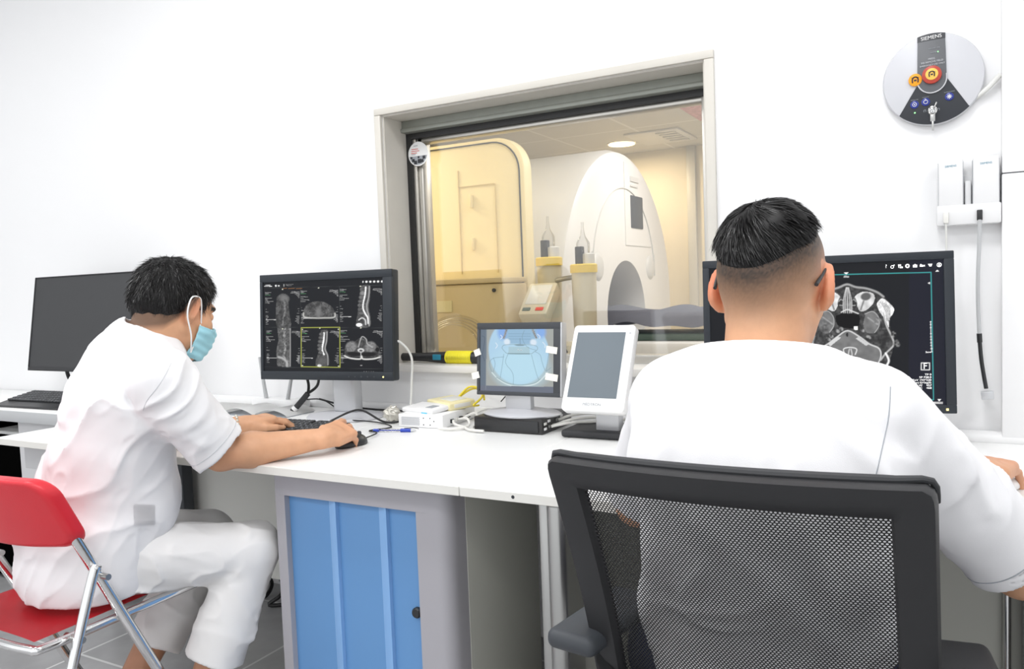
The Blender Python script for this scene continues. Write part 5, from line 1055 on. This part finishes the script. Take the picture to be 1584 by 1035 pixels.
# ===== person with face mask, at the left desk
LH = A(-1.725, 1.352, 1.158); LR = headframe((.03, .93, -.36), 2)
def LW(x, y, z): return LH + LR @ A(x, y, z)
sR, eR, wR = A(-1.640, 1.235, .985), A(-1.612, 1.375, .785), A(-1.452, 1.592, .796)
sL, eL, wL = A(-1.940, 1.325, .985), A(-2.02, 1.45, .775), A(-1.852, 1.668, .797)
hR, kR, aR = A(-1.85, 1.185, .535), A(-1.632, 1.478, .500), A(-1.725, 1.335, .10)
hL, kL, aL = A(-2.015, 1.20, .53), A(-1.885, 1.545, .495), A(-1.945, 1.285, .11)
def L_torso(P, g=0.):
    return ecap(P, [(-1.915, 1.185, .535), (-1.908, 1.20, .60), (-1.89, 1.225, .69), (-1.860, 1.250, .80), (-1.815, 1.268, .93), (-1.790, 1.288, 1.015), (-1.772, 1.298, 1.06)],
                [(1, .0, 0), (1, 0, 0), (.99, -.08, 0), (.98, -.15, 0), (.97, -.21, 0), (.97, -.22, 0), (.97, -.22, 0)], [.160 + g, .160 + g, .148 + g, .148 + g, .158 + g, .138 + g, .080 + g], [.108 + g, .112 + g, .106 + g, .115 + g, .118 + g, .095 + g, .07 + g], .03)
def L_body(P):
    d = near(P, LH, .19, lambda Q: head_sdf(Q, LH, LR)); nb = A(-1.782, 1.297, 1.055)
    d = smin(d, cone(P, LW(0, -.035, -.045), nb, .055, .060), .022); d = smin(d, cone(P, LW(0, -.02, -.09), A(-1.765, 1.325, 1.045), .045, .05), .02)
    d = smin(d, L_torso(P, -.03), .03)
    for s, e, w in ((sR, eR, wR), (sL, eL, wL)):
        d = smin(d, cone(P, s, e, .050, .041), .03); m = e * .72 + w * .28 + A(0, 0, -.001); d = smin(d, cone(P, e, m, .041, .0435), .015); d = smin(d, cone(P, m, w, .0435, .026), .02)
    d = smin(d, near(P, wR + A(0, .09, 0), .16, lambda Q: hand_sdf(Q, wR, (-.12, .98, .06), (.46, 0, .88), 1, ((6, 16, 10), (13, 24, 14), (24, 36, 20), (34, 40, 22)), .01, .07)), .012)
    d = smin(d, near(P, wL + A(.03, .09, 0), .16, lambda Q: hand_sdf(Q, wL, (.34, .93, .06), (.05, 0, 1), -1, ((20, 24, 16), (18, 26, 18), (18, 28, 18), (16, 28, 18)), .004)), .012)
    for h_, k_, a_ in ((hR, kR, aR), (hL, kL, aL)):
        d = smin(d, cone(P, h_, k_, .075, .052), .03); c = k_ * .65 + a_ * .35; d = smin(d, cone(P, k_, c, .050, .052), .02); d = smin(d, cone(P, c, a_, .052, .036), .02)
        t = nrm((.2, .95, 0)); d = smin(d, cone(P, a_ + A(0, -.02, -.055), a_ + t * .15 + A(0, 0, -.07), .034, .026), .03)
    return d
def zl_L(q):
    ax = np.abs(q[:, 0]); z = np.interp(q[:, 1], [-.12, -.08, -.05, -.028, -.010, .004, .014, .022, .034, .046, .058, .075, .10], [-.068, -.070, -.056, -.028, .012, .028, .016, -.016, -.014, .02, .042, .052, .056])
    return np.where(ax < .05, np.where(q[:, 1] > 0, np.interp(q[:, 1], [0, .05, .1], [.03, .05, .058]), z), z)
def L_col(P):
    c = skincol(P, SK, [(LW(.078, 0, 0), .05, (.68, .27, .16), .6), (eR, .06, (.60, .24, .13), .5), (wR + A(0, .1, 0), .10, (.72, .36, .21), .5), (aL, .3, (.42, .20, .12), .7), (aR, .3, (.42, .20, .12), .7)])  # the two ankle spots paint shade onto the lower legs; the others are skin tone
    q = (P - LH) @ LR; ad = np.linalg.norm(q - A(.0, .0, .0), axis=1) < .2
    brow = ad & (q[:, 1] > .07) & (np.abs(q[:, 2] - .022 + .1 * (np.abs(q[:, 0]) - .035) ** 2 * 10) < .0055) & (np.abs(np.abs(q[:, 0]) - .034) < .020); c[brow] = (.02, .015, .012)
    for s in (-1, 1):
        e = np.linalg.norm(q - A(s * .032, .094, .002), axis=1); c[(e < .009)] = (.75, .72, .68); c[(e < .0048)] = (.015, .01, .008)
    edge = (np.linalg.norm(q, axis=1) < .14) & (q[:, 1] < .0); w = np.where(edge, np.clip(1 - (zl_L(q) - q[:, 2]) / .022, 0, 1), 0)[:, None] * .75; c = c * (1 - w) + np.array((.03, .022, .018)) * w
    return c
pL = sdf_obj('person', L_body, (-2.16, 1.02, -.005), (-1.36, 1.86, 1.32), .0032, M['skin'], None, L_col, (-1.93, 1.2, 0))
tag(pL, 'person in pale blue face mask and white uniform typing on the red chair', 'person')
# mask, hair
def L_mask(P):
    q = (P - LH) @ LR; d = head_sdf(P, LH, LR); d = smin(d, elli(q, (0, .085, -.05), (.030, .030, .050)), .03); zl = -.012 - .35 * np.abs(q[:, 0]); sh = np.abs(d - .006 - .0012 * np.sin(q[:, 2] * 330)) - .0018
    return smax(smax(smax(sh, q[:, 2] - zl, .002), -(q[:, 2] + .118 - .25 * np.maximum(q[:, 1] - .08, 0)), .002), -(q[:, 1] - .032 - .15 * (q[:, 2] + .06) * 0), .002)
ctr = LW(0, .06, -.06)
mk = sdf_obj('face_mask', L_mask, ctr - .11, ctr + .11, .0022, M['maskblue'], pL, label='pale blue pleated mask')
b = MB()
b.tube([LW(.064, .040, -.030), LW(.078, .018, .012), LW(.083, .004, .026), LW(.092, -.022, .018), LW(.096, -.030, -.006), LW(.091, -.022, -.034), LW(.077, .010, -.070), LW(.056, .036, -.105)], .0020, 8); b.build('ear_loop', M['maskwhite'], mk)
b = MB(); b.tube([LW(.066, .0375, -.034), LW(.0655, .0365, -.06), LW(.061, .036, -.085), LW(.056, .036, -.108)], .0020, 8); b.build('mask_edge', M['maskwhite'], mk)
def L_hair(P):
    q = (P - LH) @ LR; d = cranium(q); th = .006 + .006 * np.clip((q[:, 2] - .03) / .08, 0, 1) + .002 * np.sin(q[:, 0] * 150 + 40 * q[:, 1]) * np.sin(q[:, 1] * 130 + 60 * q[:, 2])
    h_ = d - (th + .002) * np.clip((q[:, 2] - zl_L(q)) / .03, 0, 1) + .0008; return smax(h_, zl_L(q) - q[:, 2], .004)
hrL = sdf_obj('hair', L_hair, LH - .15, LH + .17, .0026, M['hair'], pL, label='short tousled black hair')
g = np.random.default_rng(11); pp, nn = surface_samples(hrL, 13000, g); q = (pp - LH) @ LR; crown = A(0, -.055, .115); fl = q - crown; fl /= np.linalg.norm(fl, axis=1)[:, None] + 1e-6; fl = fl @ LR.T
fl -= nn * np.sum(fl * nn, 1)[:, None]; fl /= np.linalg.norm(fl, axis=1)[:, None] + 1e-6; dr = fl * .95 + nn * .20 + g.normal(size=pp.shape) * .20; dr /= np.linalg.norm(dr, axis=1)[:, None]
low = np.clip((q[:, 2] + .07) / .08, .55, 1); strands('hair_strands', pp - nn * .003, dr, (g.uniform(.012, .024, len(pp)) * low), .00075, M['strand'], hrL, .3, 4, .15, g, (lambda P: cranium((P.astype(np.float32) - LH) @ LR), LW(0, -.015, .015), g.uniform(.05, .60, len(pp))))
# uniform shirt
Lhem = sR * .06 + eR * .94 + A(.004, -.008, 0); Ldir = nrm(eR - sR + A(.05, .02, 0)); Lhem2 = sL * .2 + eL * .8; Ldir2 = nrm(eL - sL)
L_rid = [([(-1.70, 1.19, .93), (-1.78, 1.14, .86), (-1.83, 1.13, .76), (-1.84, 1.15, .68)], .008, .016), ([(-1.66, 1.20, .95), (-1.70, 1.21, .84), (-1.75, 1.20, .72), (-1.80, 1.12, .62)], .009, .018),
         ([(-1.72, 1.27, .84), (-1.74, 1.22, .74), (-1.80, 1.14, .68)], .008, .014), ([(-2.0, 1.14, .80), (-1.93, 1.09, .70), (-1.84, 1.09, .62)], .008, .016), ([(-1.77, 1.28, .70), (-1.80, 1.17, .63), (-1.88, 1.08, .60)], .010, .016),
         ([(-1.95, 1.17, .93), (-1.88, 1.13, .90), (-1.80, 1.14, .88)], .006, .014), ([(-1.60, 1.24, .97), (-1.57, 1.30, .88)], .006, .013), ([(-1.66, 1.18, .98), (-1.60, 1.24, .88), (-1.57, 1.28, .83)], .007, .014), ([(-1.70, 1.19, 1.0), (-1.66, 1.17, .92), (-1.63, 1.20, .86)], -.006, .012)]
def L_shirt(P):
    d = L_torso(P, .012); d = smin(d, cone(P, (-1.79, 1.30, 1.045), sR + A(-.02, .01, .005), .068, .068), .03); d = smin(d, cone(P, (-1.79, 1.30, 1.045), sL + A(.02, 0, .005), .068, .066), .03)
    d = smin(d, ecap(P, [(-1.905, 1.17, .50), (-1.905, 1.185, .58)], [(1, 0, 0), (1, 0, 0)], [.170, .168], [.125, .122], .02), .03)
    d = smin(d, elli(P, (-1.788, 1.280, .69), (.085, .080, .125)), .04)
    for s, e, hm, dd in ((sR, eR, Lhem, Ldir), (sL, eL, Lhem2, Ldir2)):
        sl = cone(P, s, e + dd * .02, .070, .074); sl = smax(sl, (P - hm) @ dd, .006); d = smin(d, sl, .028)
    d = d - wrinkle(P, 1., 0., (.35, .45, .8)) - ridges(P, L_rid)
    for s, e, hm, dd in ((sR, eR, Lhem, Ldir), (sL, eL, Lhem2, Ldir2)): d = smax(d, -smax(cone(P, s * .45 + e * .55, e + dd * .1, .060, .070), -((P - hm) @ dd + .05), .004), .004)
    d = smax(d, -cone(P, A(-1.772, 1.30, 1.062), LW(0, -.02, .02), .064, .085), .006); d = smax(d, .462 - P[:, 2], .004)
    return smax(d, -((P - A(-1.84, 1.28, .60)) @ nrm((.25, .35, .9)) * -1 + 0) * 0 - 1, .001)
shL = sdf_obj('shirt', L_shirt, (-2.2, .95, .44), (-1.48, 1.56, 1.22), .0045, M['cloth'], pL, label='loose white short sleeved uniform shirt')
def on_sdf(f, p, n, it=30):                               # slide a point along n onto the surface
    p = np.asarray(p, np.float32); n = nrm(n)
    for _ in range(it): p = p - n * float(f(p[None])[0]) * .8
    return p
b = MB(); ring = []
ex = nrm(np.cross(Ldir, (0, 0, 1))); ey = np.cross(Ldir, ex)
for a in np.linspace(0, 2 * PI, 40): ring.append(on_sdf(L_shirt, Lhem - Ldir * .022 + (ex * math.cos(a) + ey * math.sin(a)) * .085, ex * math.cos(a) + ey * math.sin(a)))
b.tube([V(p) for p in ring], .0011, 6, 0); b.build('hem_stitch', M['lsilver'], shL)
# side pocket on the shirt
def march(f, p, d):
    p = np.asarray(p, np.float32); d = nrm(d)
    for _ in range(60): p = p + d * float(f(p[None])[0]) * .7
    return p
def patch(f, P4, d, n, lift, th, name, m, par):            # thin cloth patch lying on the surface, corners P4 seen along d
    c = [np.asarray(q, np.float32) for q in P4]; d = nrm(d); g = {}
    for i in range(n + 1):
        for j in range(n + 1):
            u, v = i / n, j / n; g[i, j] = march(f, (1 - u) * (1 - v) * c[0] + u * (1 - v) * c[1] + u * v * c[2] + (1 - u) * v * c[3], d) - d * lift
    b = MB(); b.sheet(lambda u, v: V(g[round(u * n), round(v * n)]), n, n, th); return b.build(name, m, par)
patch(L_shirt, [(-1.49, 1.035, .760), (-1.443, 1.058, .758), (-1.443, 1.056, .709), (-1.49, 1.033, .709)], (-.792, .563, -.238), 8, .003, .002, 'pocket_flap', M['cloth'], shL)
ring = [march(L_shirt, q, (-.797, .595, -.10)) for q in spline([(-1.373, 1.066, 1.060), (-1.386, 1.057, 1.031), (-1.402, 1.046, 1.003), (-1.422, 1.033, .975), (-1.431, 1.027, .952)], 5)]
b = MB(); b.tube([V(q) for q in ring], .0010, 6, 0); b.build('sleeve_seam', M['lsilver'], shL)
# trousers
L_prid = [([(-1.72, 1.33, .60), (-1.66, 1.40, .55), (-1.62, 1.41, .47)], .006, .011), ([(-1.60, 1.44, .56), (-1.63, 1.40, .49), (-1.68, 1.40, .44)], .008, .011), ([(-1.58, 1.48, .53), (-1.62, 1.41, .45), (-1.66, 1.37, .36)], .006, .012), ([(-1.70, 1.40, .47), (-1.63, 1.39, .455)], .007, .009),
          ([(-1.80, 1.20, .64), (-1.74, 1.25, .60), (-1.72, 1.25, .53)], .007, .012), ([(-1.78, 1.21, .60), (-1.75, 1.20, .53), (-1.80, 1.14, .48)], .006, .010)]
def L_pants(P):
    d = ecap(P, [(-1.91, 1.18, .525), (-1.905, 1.195, .60)], [(1, 0, 0), (1, 0, 0)], [.155, .152], [.105, .10])
    out = d
    for h_, k_, a_ in ((hR, kR, aR), (hL, kL, aL)):
        hm = k_ * .34 + a_ * .66; dd = nrm(a_ - k_); th = cone(P, h_, k_, .090, .067); out = smin(out, th, .035)
        lg = smax(cone(P, k_, hm + dd * .04, .066, .074), (P - hm) @ dd, .004); out = smin(out, lg, .02)
    out = out - wrinkle(P, 1.15, 1.3, (.5, .6, -.5)) * .9 - ridges(P, L_prid)
    for h_, k_, a_ in ((hR, kR, aR), (hL, kL, aL)):
        hm = k_ * .34 + a_ * .66; dd = nrm(a_ - k_); out = smax(out, -smax(cone(P, k_, hm + dd * .1, .050, .058), -((P - hm) @ dd + .03), .004), .004)
    return smax(out, .4665 - P[:, 2], .004) if False else out
sdf_obj('trousers', L_pants, (-2.16, 1.0, .18), (-1.52, 1.66, .72), .0045, M['pants'], pL, label='white uniform trousers')
b = MB()
fr = nrm(wL - eL); bx_ = nrm(np.cross(fr, (0, 0, 1))); by_ = np.cross(fr, bx_)
for a in np.linspace(0, 2 * PI, 19)[:-1]:
    p = wL - fr * .016 + (bx_ * math.cos(a) + by_ * math.sin(a)) * .0295; b.ell(p, (.0045, .0045, .0045), n=10)
b.build('bracelet', M['pearl'], pL)

# ===== person with glasses, from behind
RH = A(-.234, 1.268, 1.170); RR = headframe((.02, .975, -.20), 0)
def RW(x, y, z): return RH + RR @ A(x, y, z)
tR, fR, uR = A(-.090, 1.235, .980), A(.102, 1.408, .718), A(.064, 1.690, .800)
tL, fL, uL = A(-.385, 1.235, .980), A(-.505, 1.39, .765), A(-.42, 1.64, .79)
def R_torso(P, g=0.):
    return ecap(P, [(-.24, 1.24, .56), (-.24, 1.225, .66), (-.24, 1.20, .78), (-.24, 1.19, .90), (-.238, 1.205, .985), (-.236, 1.222, 1.060)], [(1, 0, 0)] * 6, [.172 + g, .168 + g, .170 + g, .180 + g, .150 + g, .075 + g], [.118 + g, .115 + g, .118 + g, .118 + g, .095 + g, .065 + g], .03)
def R_body(P):
    d = near(P, RH, .19, lambda Q: head_sdf(Q, RH, RR, 4)); d = smin(d, cone(P, RW(0, -.032, -.035), A(-.236, 1.215, 1.055), .0575, .0610), .022); d = smin(d, cone(P, RW(0, -.01, -.08), A(-.236, 1.245, 1.04), .050, .052), .02)
    d = smin(d, R_torso(P, -.035), .03)
    for s, e, w in ((tR, fR, uR), (tL, fL, uL)):
        d = smin(d, cone(P, s, e, .050, .042), .03); m = e * .72 + w * .28; d = smin(d, cone(P, e, m, .042, .044), .015); d = smin(d, cone(P, m, w, .044, .027), .02)
    d = smin(d, near(P, uR + A(.02, .09, 0), .16, lambda Q: hand_sdf(Q, uR, (.26, .96, -.01), (.02, -.16, 1), 1, ((24, 28, 18), (24, 30, 18), (22, 32, 18), (20, 30, 20)), .01, .06)), .012)
    d = smin(d, near(P, uL + A(.03, .09, 0), .16, lambda Q: hand_sdf(Q, uL, (.3, .95, .0), (0, 0, 1), -1, ((18, 24, 16), (18, 26, 18), (18, 28, 18), (16, 28, 18)), .004)), .012)
    for s in (-1, 1):
        h_, k_, a_ = A(-.235 + s * .11, 1.25, .57), A(-.235 + s * .115, 1.64, .525), A(-.235 + s * .11, 1.58, .10)
        d = smin(d, cone(P, h_, k_, .075, .052), .03); d = smin(d, cone(P, k_, a_, .050, .036), .02); d = smin(d, cone(P, a_ + A(0, -.03, -.062), a_ + A(s * .02, .16, -.07), .034, .026), .03)
    return d
def zf_R(q): ax = np.abs(q[:, 0]); return np.interp(q[:, 1], [-.12, -.06, 0, .06], [-.012, .004, .046, .05]) + .020 * np.clip(ax / .07, 0, 1.2) ** 2 + np.where(q[:, 0] > 0, .012, -.006) * np.clip(ax / .05, 0, 1)
def R_col(P):
    c = skincol(P, SK, [(RW(.085, -.01, 0), .045, (.74, .24, .13), .75), (RW(-.085, -.01, 0), .045, (.74, .20, .10), .85), (uR + A(.02, .1, 0), .12, (.62, .27, .15), .6), (RW(0, -.09, -.09), .06, (.66, .36, .20), .4)])
    q = (P - RH) @ RR; hz = zf_R(q); f = np.clip((q[:, 2] - (hz - .085)) / .083, 0, 1) ** .95; on = (np.linalg.norm(q, axis=1) < .15) & (np.abs(q[:, 0]) < .0765 + .004 * (q[:, 2] > .03)) & (q[:, 1] < .03)
    f = np.where(on, f, 0) * (.90 + .10 * np.random.default_rng(5).random(len(P))); f = np.clip(f * .97, 0, .97)[:, None]; st = np.array((.16, .115, .075)) * (1 - f) + np.array((.012, .010, .009)) * f
    c = c * (1 - f) + st * f
    for s in (-1, 1):
        e = np.linalg.norm(q - A(s * .032, .094, .002), axis=1); c[(e < .009)] = (.75, .72, .68); c[(e < .0048)] = (.015, .01, .008)
    return c
pR = sdf_obj('person', R_body, (-.60, 1.02, -.005), (.22, 1.98, 1.32), .0032, M['skin'], None, R_col, (-.24, 1.25, 0))
tag(pR, 'person with faded haircut and glasses in white short sleeved uniform, seen from behind', 'person')
def R_hair(P):
    q = (P - RH) @ RR; d = cranium(q); hz = zf_R(q); th = .005 + .008 * np.clip((q[:, 2] - .05) / .06, 0, 1) + .0025 * np.sin(q[:, 0] * 95 + 30 * q[:, 1] + 1) * np.sin(q[:, 1] * 90 + 50 * q[:, 2]) * np.clip((q[:, 2] - .04) / .04, 0, 1)
    h_ = d - (th + .002) * np.clip((q[:, 2] - hz) / .045, 0, 1) + .002; fr_ = smax(h_, hz - q[:, 2], .004); return smax(fr_, np.where(q[:, 1] > .05, .048 - q[:, 2], -1), .004)
hrR = sdf_obj('hair', R_hair, RH - .15, RH + .17, .0035, M['hair'], pR, label='black hair, long on top and faded at the neck')
g = np.random.default_rng(12); pp, nn = surface_samples(hrR, 15000, g); q = (pp - RH) @ RR; whorl = A(-.012, -.070, .100); fl = q - whorl; sw = np.cross(np.tile(A(0, -.5, .85), (len(q), 1)), fl); fl = fl / (np.linalg.norm(fl, axis=1)[:, None] + 1e-6) + .45 * sw / (np.linalg.norm(sw, axis=1)[:, None] + 1e-6); fl = fl @ RR.T
fl -= nn * np.sum(fl * nn, 1)[:, None]; fl /= np.linalg.norm(fl, axis=1)[:, None] + 1e-6; clump = np.sin(q[:, 0] * 160) * np.sin(q[:, 1] * 150 + q[:, 2] * 90); dr = fl + nn * (.03 + .05 * clump[:, None]) + g.normal(size=pp.shape) * .09; dr /= np.linalg.norm(dr, axis=1)[:, None]
ln = g.uniform(.018, .036, len(pp)) * np.clip((q[:, 2] - zf_R(q)) / .06, .10, 1); strands('hair_strands', pp - nn * .0015, dr, ln, .0008, M['strand'], hrR, .16, 5, .12, g, (lambda P: cranium((P.astype(np.float32) - RH) @ RR), RW(0, -.015, .015), g.uniform(-.02, .14, len(pp))))
b = MB()
for s in (-1, 1): b.tube([RW(s * .0735, -.054, -.014), RW(s * .0775, -.032, .003), RW(s * .0805, -.005, .021), RW(s * .080, .04, .020), RW(s * .075, .105, .016)], [.0030, .0026, .0022, .002, .002], 8)
b.tube([RW(-.075, .108, .016), RW(-.012, .116, .018), RW(.012, .116, .018), RW(.075, .108, .016)], .002, 8)
for s in (-1, 1): b.tube([RW(s * .038 + .028 * math.cos(a), .114, .002 + .019 * math.sin(a)) for a in np.linspace(0, 2 * PI, 17)], .0016, 6, 2)
b.build('glasses', M['black'], pR, label='black framed glasses')
Rhem = A(.090, 1.388, .742); Rdir = nrm(fR - tR + A(.02, -.03, .03)); Rhem2 = tL * .15 + fL * .85; Rdir2 = nrm(fL - tL)
R_rid = [([(-.02, 1.17, .97), (-.03, 1.14, .90), (-.06, 1.11, .82)], .007, .012), ([(-.43, 1.17, .97), (-.43, 1.14, .88), (-.40, 1.10, .80)], .006, .012), ([(-.12, 1.09, .98), (-.05, 1.12, .90), (-.04, 1.13, .80)], .005, .016), ([(-.34, 1.08, .97), (-.38, 1.09, .86), (-.36, 1.08, .74)], .005, .018),
         ([(-.30, 1.07, .84), (-.22, 1.065, .78), (-.13, 1.09, .68)], .006, .018), ([(-.16, 1.07, .85), (-.13, 1.08, .76), (-.16, 1.11, .66)], .005, .02), ([(.03, 1.24, .93), (.06, 1.27, .84)], .006, .014), ([(-.01, 1.18, .95), (.05, 1.25, .80)], .006, .013), ([(.06, 1.33, .92), (.11, 1.37, .83)], .006, .014), ([(-.44, 1.20, .95), (-.48, 1.28, .85)], .006, .012)]
def R_shirt(P):
    d = R_torso(P, .014); d = smin(d, cone(P, (-.236, 1.215, 1.016), tR + A(-.02, -.005, .0), .062, .070), .03); d = smin(d, cone(P, (-.236, 1.215, 1.016), tL + A(.02, -.005, .0), .062, .070), .03)
    for s, e, hm, dd, r1 in ((tR, fR, Rhem, Rdir, .076), (tL, fL, Rhem2, Rdir2, .080)):
        sl = cone(P, s, e + dd * .03, .066, r1 - .010); sl = smax(sl, (P - hm) @ dd, .006); d = smin(d, sl, .03)
    d = d - wrinkle(P, .9, .7, (.3, .1, .9)) * .85 - ridges(P, R_rid)
    for s, e, hm, dd, r1 in ((tR, fR, Rhem, Rdir, .076), (tL, fL, Rhem2, Rdir2, .080)): d = smax(d, -smax(cone(P, s * .4 + e * .6, e + dd * .12, r1 - .022, r1 - .008), -((P - hm) @ dd + .06), .004), .004)
    d = smax(d, -cone(P, A(-.236, 1.222, 1.048), RW(0, -.02, .03), .0655, .082), .005); d = smax(d, (P - A(-.236, 1.15, 1.092)) @ nrm((0, .25, 1.)), .004); return smax(d, .54 - P[:, 2], .004)
shR = sdf_obj('shirt', R_shirt, (-.66, 1.02, .52), (.26, 1.56, 1.16), .0045, M['cloth'], pR, label='loose white short sleeved uniform shirt')
b = MB(); ring = []; ex = nrm(np.cross(Rdir, (0, 0, 1))); ey = np.cross(Rdir, ex)
for a in np.linspace(0, 2 * PI, 48): ring.append(on_sdf(R_shirt, Rhem - Rdir * .026 + (ex * math.cos(a) + ey * math.sin(a)) * .105, ex * math.cos(a) + ey * math.sin(a)))
b.tube([V(p) for p in ring], .0010, 6, 0); b.build('hem_stitch', M['inkg'], shR)
ring = [march(R_shirt, q, (-.12, .99, -.03)) for q in spline([(-.045, 1.02, 1.03), (-.048, 1.0, .985), (-.060, .99, .94), (-.070, .98, .895), (-.078, .98, .85)], 5)]
b = MB(); b.tube([V(p) for p in ring], .0009, 6, 0); b.build('sleeve_seam', M['inkg'], shR)
def R_pants(P):
    d = ecap(P, [(-.24, 1.22, .555), (-.24, 1.23, .565)], [(1, 0, 0)] * 2, [.165, .16], [.09, .085])
    for s in (-1, 1):
        h_, k_, a_ = A(-.235 + s * .145, 1.25, .565), A(-.235 + s * .115, 1.64, .525), A(-.235 + s * .11, 1.58, .12); d = smin(d, cone(P, h_, k_, .095, .072), .015); d = smin(d, smax(cone(P, k_, a_, .074, .066), .13 - P[:, 2], .004), .02)
    return d - wrinkle(P, 1.1, 2.1, (.2, .9, 0)) * .6
sdf_obj('trousers', R_pants, (-.56, 1.04, .10), (.10, 1.78, .80), .006, M['navy'], pR, label='navy trousers')
f2 = lambda P: smax(smin(elli(P, (.100, 1.815, .757), (.031, .054, .024)), elli(P, (.100, 1.83, .752), (.03, .03, .022)), .02), .7515 - P[:, 2], .002)
m2 = thing('computer_mouse', 'white mouse under the hand of the person with glasses', 'mouse', (.100, 1.815, .75))
sdf_obj('shell', f2, (.052, 1.745, .742), (.152, 1.895, .80), .0028, M['white'], m2)

# ------------------------------------------------------------------ light and camera
def area(name, loc, sx, sy, power, col=(1, 1, 1), rot=(0, 0, 0)):
    l = bpy.data.lights.new(name, 'AREA'); l.shape = 'RECTANGLE'; l.size = sx; l.size_y = sy; l.energy = power; l.color = col
    o = bpy.data.objects.new(name, l); COL.objects.link(o); o.location = loc; o.rotation_euler = rot; return o
for i, (x, y) in enumerate(((-4.2, .6), (-2.2, .9), (-.3, .9), (1.5, .9), (-2.2, -.8), (-.3, -.8))):
    t = thing('ceiling_panel', 'square white lighting panel in the ceiling', 'light', (x, y, 3.0), 'ceiling lighting panels')
    b = MB(); b.box(x - .31, x + .31, y - .31, y + .31, 2.985, 3.0, .003); b.build('frame', M['white'], t)
    b = MB(); b.box(x - .29, x + .29, y - .29, y + .29, 2.982, 2.986); b.build('lens', M['panelight'], t)
    area('panel_light', (x, y, 2.975), .58, .58, 17)
area('scanner_light', (-.9, 4.2, 2.2), .6, .6, 17, (1, .97, .93)); area('scanner_light', (-2.9, 3.0, 2.2), .5, .3, 20, (1, .88, .62)); area('scanner_light', (.5, 5.3, 2.2), .6, .6, 26, (1, .93, .82)); area('scanner_light', (-1.1, 2.95, 2.2), .6, .3, 8, (1, .97, .92))
area('downlight_lamp', (-2.16, 5.75, 2.22), .15, .15, 10, (1, .8, .5))
wd = bpy.data.worlds.new('world'); sc.world = wd; wd.use_nodes = True; wd.node_tree.nodes['Background'].inputs[0].default_value = (.96, .98, 1, 1); wd.node_tree.nodes['Background'].inputs[1].default_value = 1.25
yaw, pit, rol = .50277, .05992, .037646
fw_ = V((-math.sin(yaw) * math.cos(pit), math.cos(yaw) * math.cos(pit), -math.sin(pit))); rt = V((math.cos(yaw), math.sin(yaw), 0)); up_ = rt.cross(fw_)
r2 = rt * math.cos(rol) - up_ * math.sin(rol); u2 = rt * math.sin(rol) + up_ * math.cos(rol)
cd = bpy.data.cameras.new('camera'); cd.sensor_width = 36; cd.lens = 36 * 1218.8 / 1584; cd.clip_start = .05; co_ = bpy.data.objects.new('camera', cd); COL.objects.link(co_)
co_.matrix_world = Matrix(((r2.x, u2.x, -fw_.x, 0), (r2.y, u2.y, -fw_.y, 0), (r2.z, u2.z, -fw_.z, 1.18), (0, 0, 0, 1))); sc.camera = co_
vs_ = sc.view_settings; vs_.view_transform = 'Standard'; vs_.look = 'None'; vs_.exposure = .08; vs_.gamma = 1; vs_.use_curve_mapping = False
sc.cycles.max_bounces = 8; sc.cycles.diffuse_bounces = 4; sc.cycles.transparent_max_bounces = 12; sc.cycles.use_denoising = True
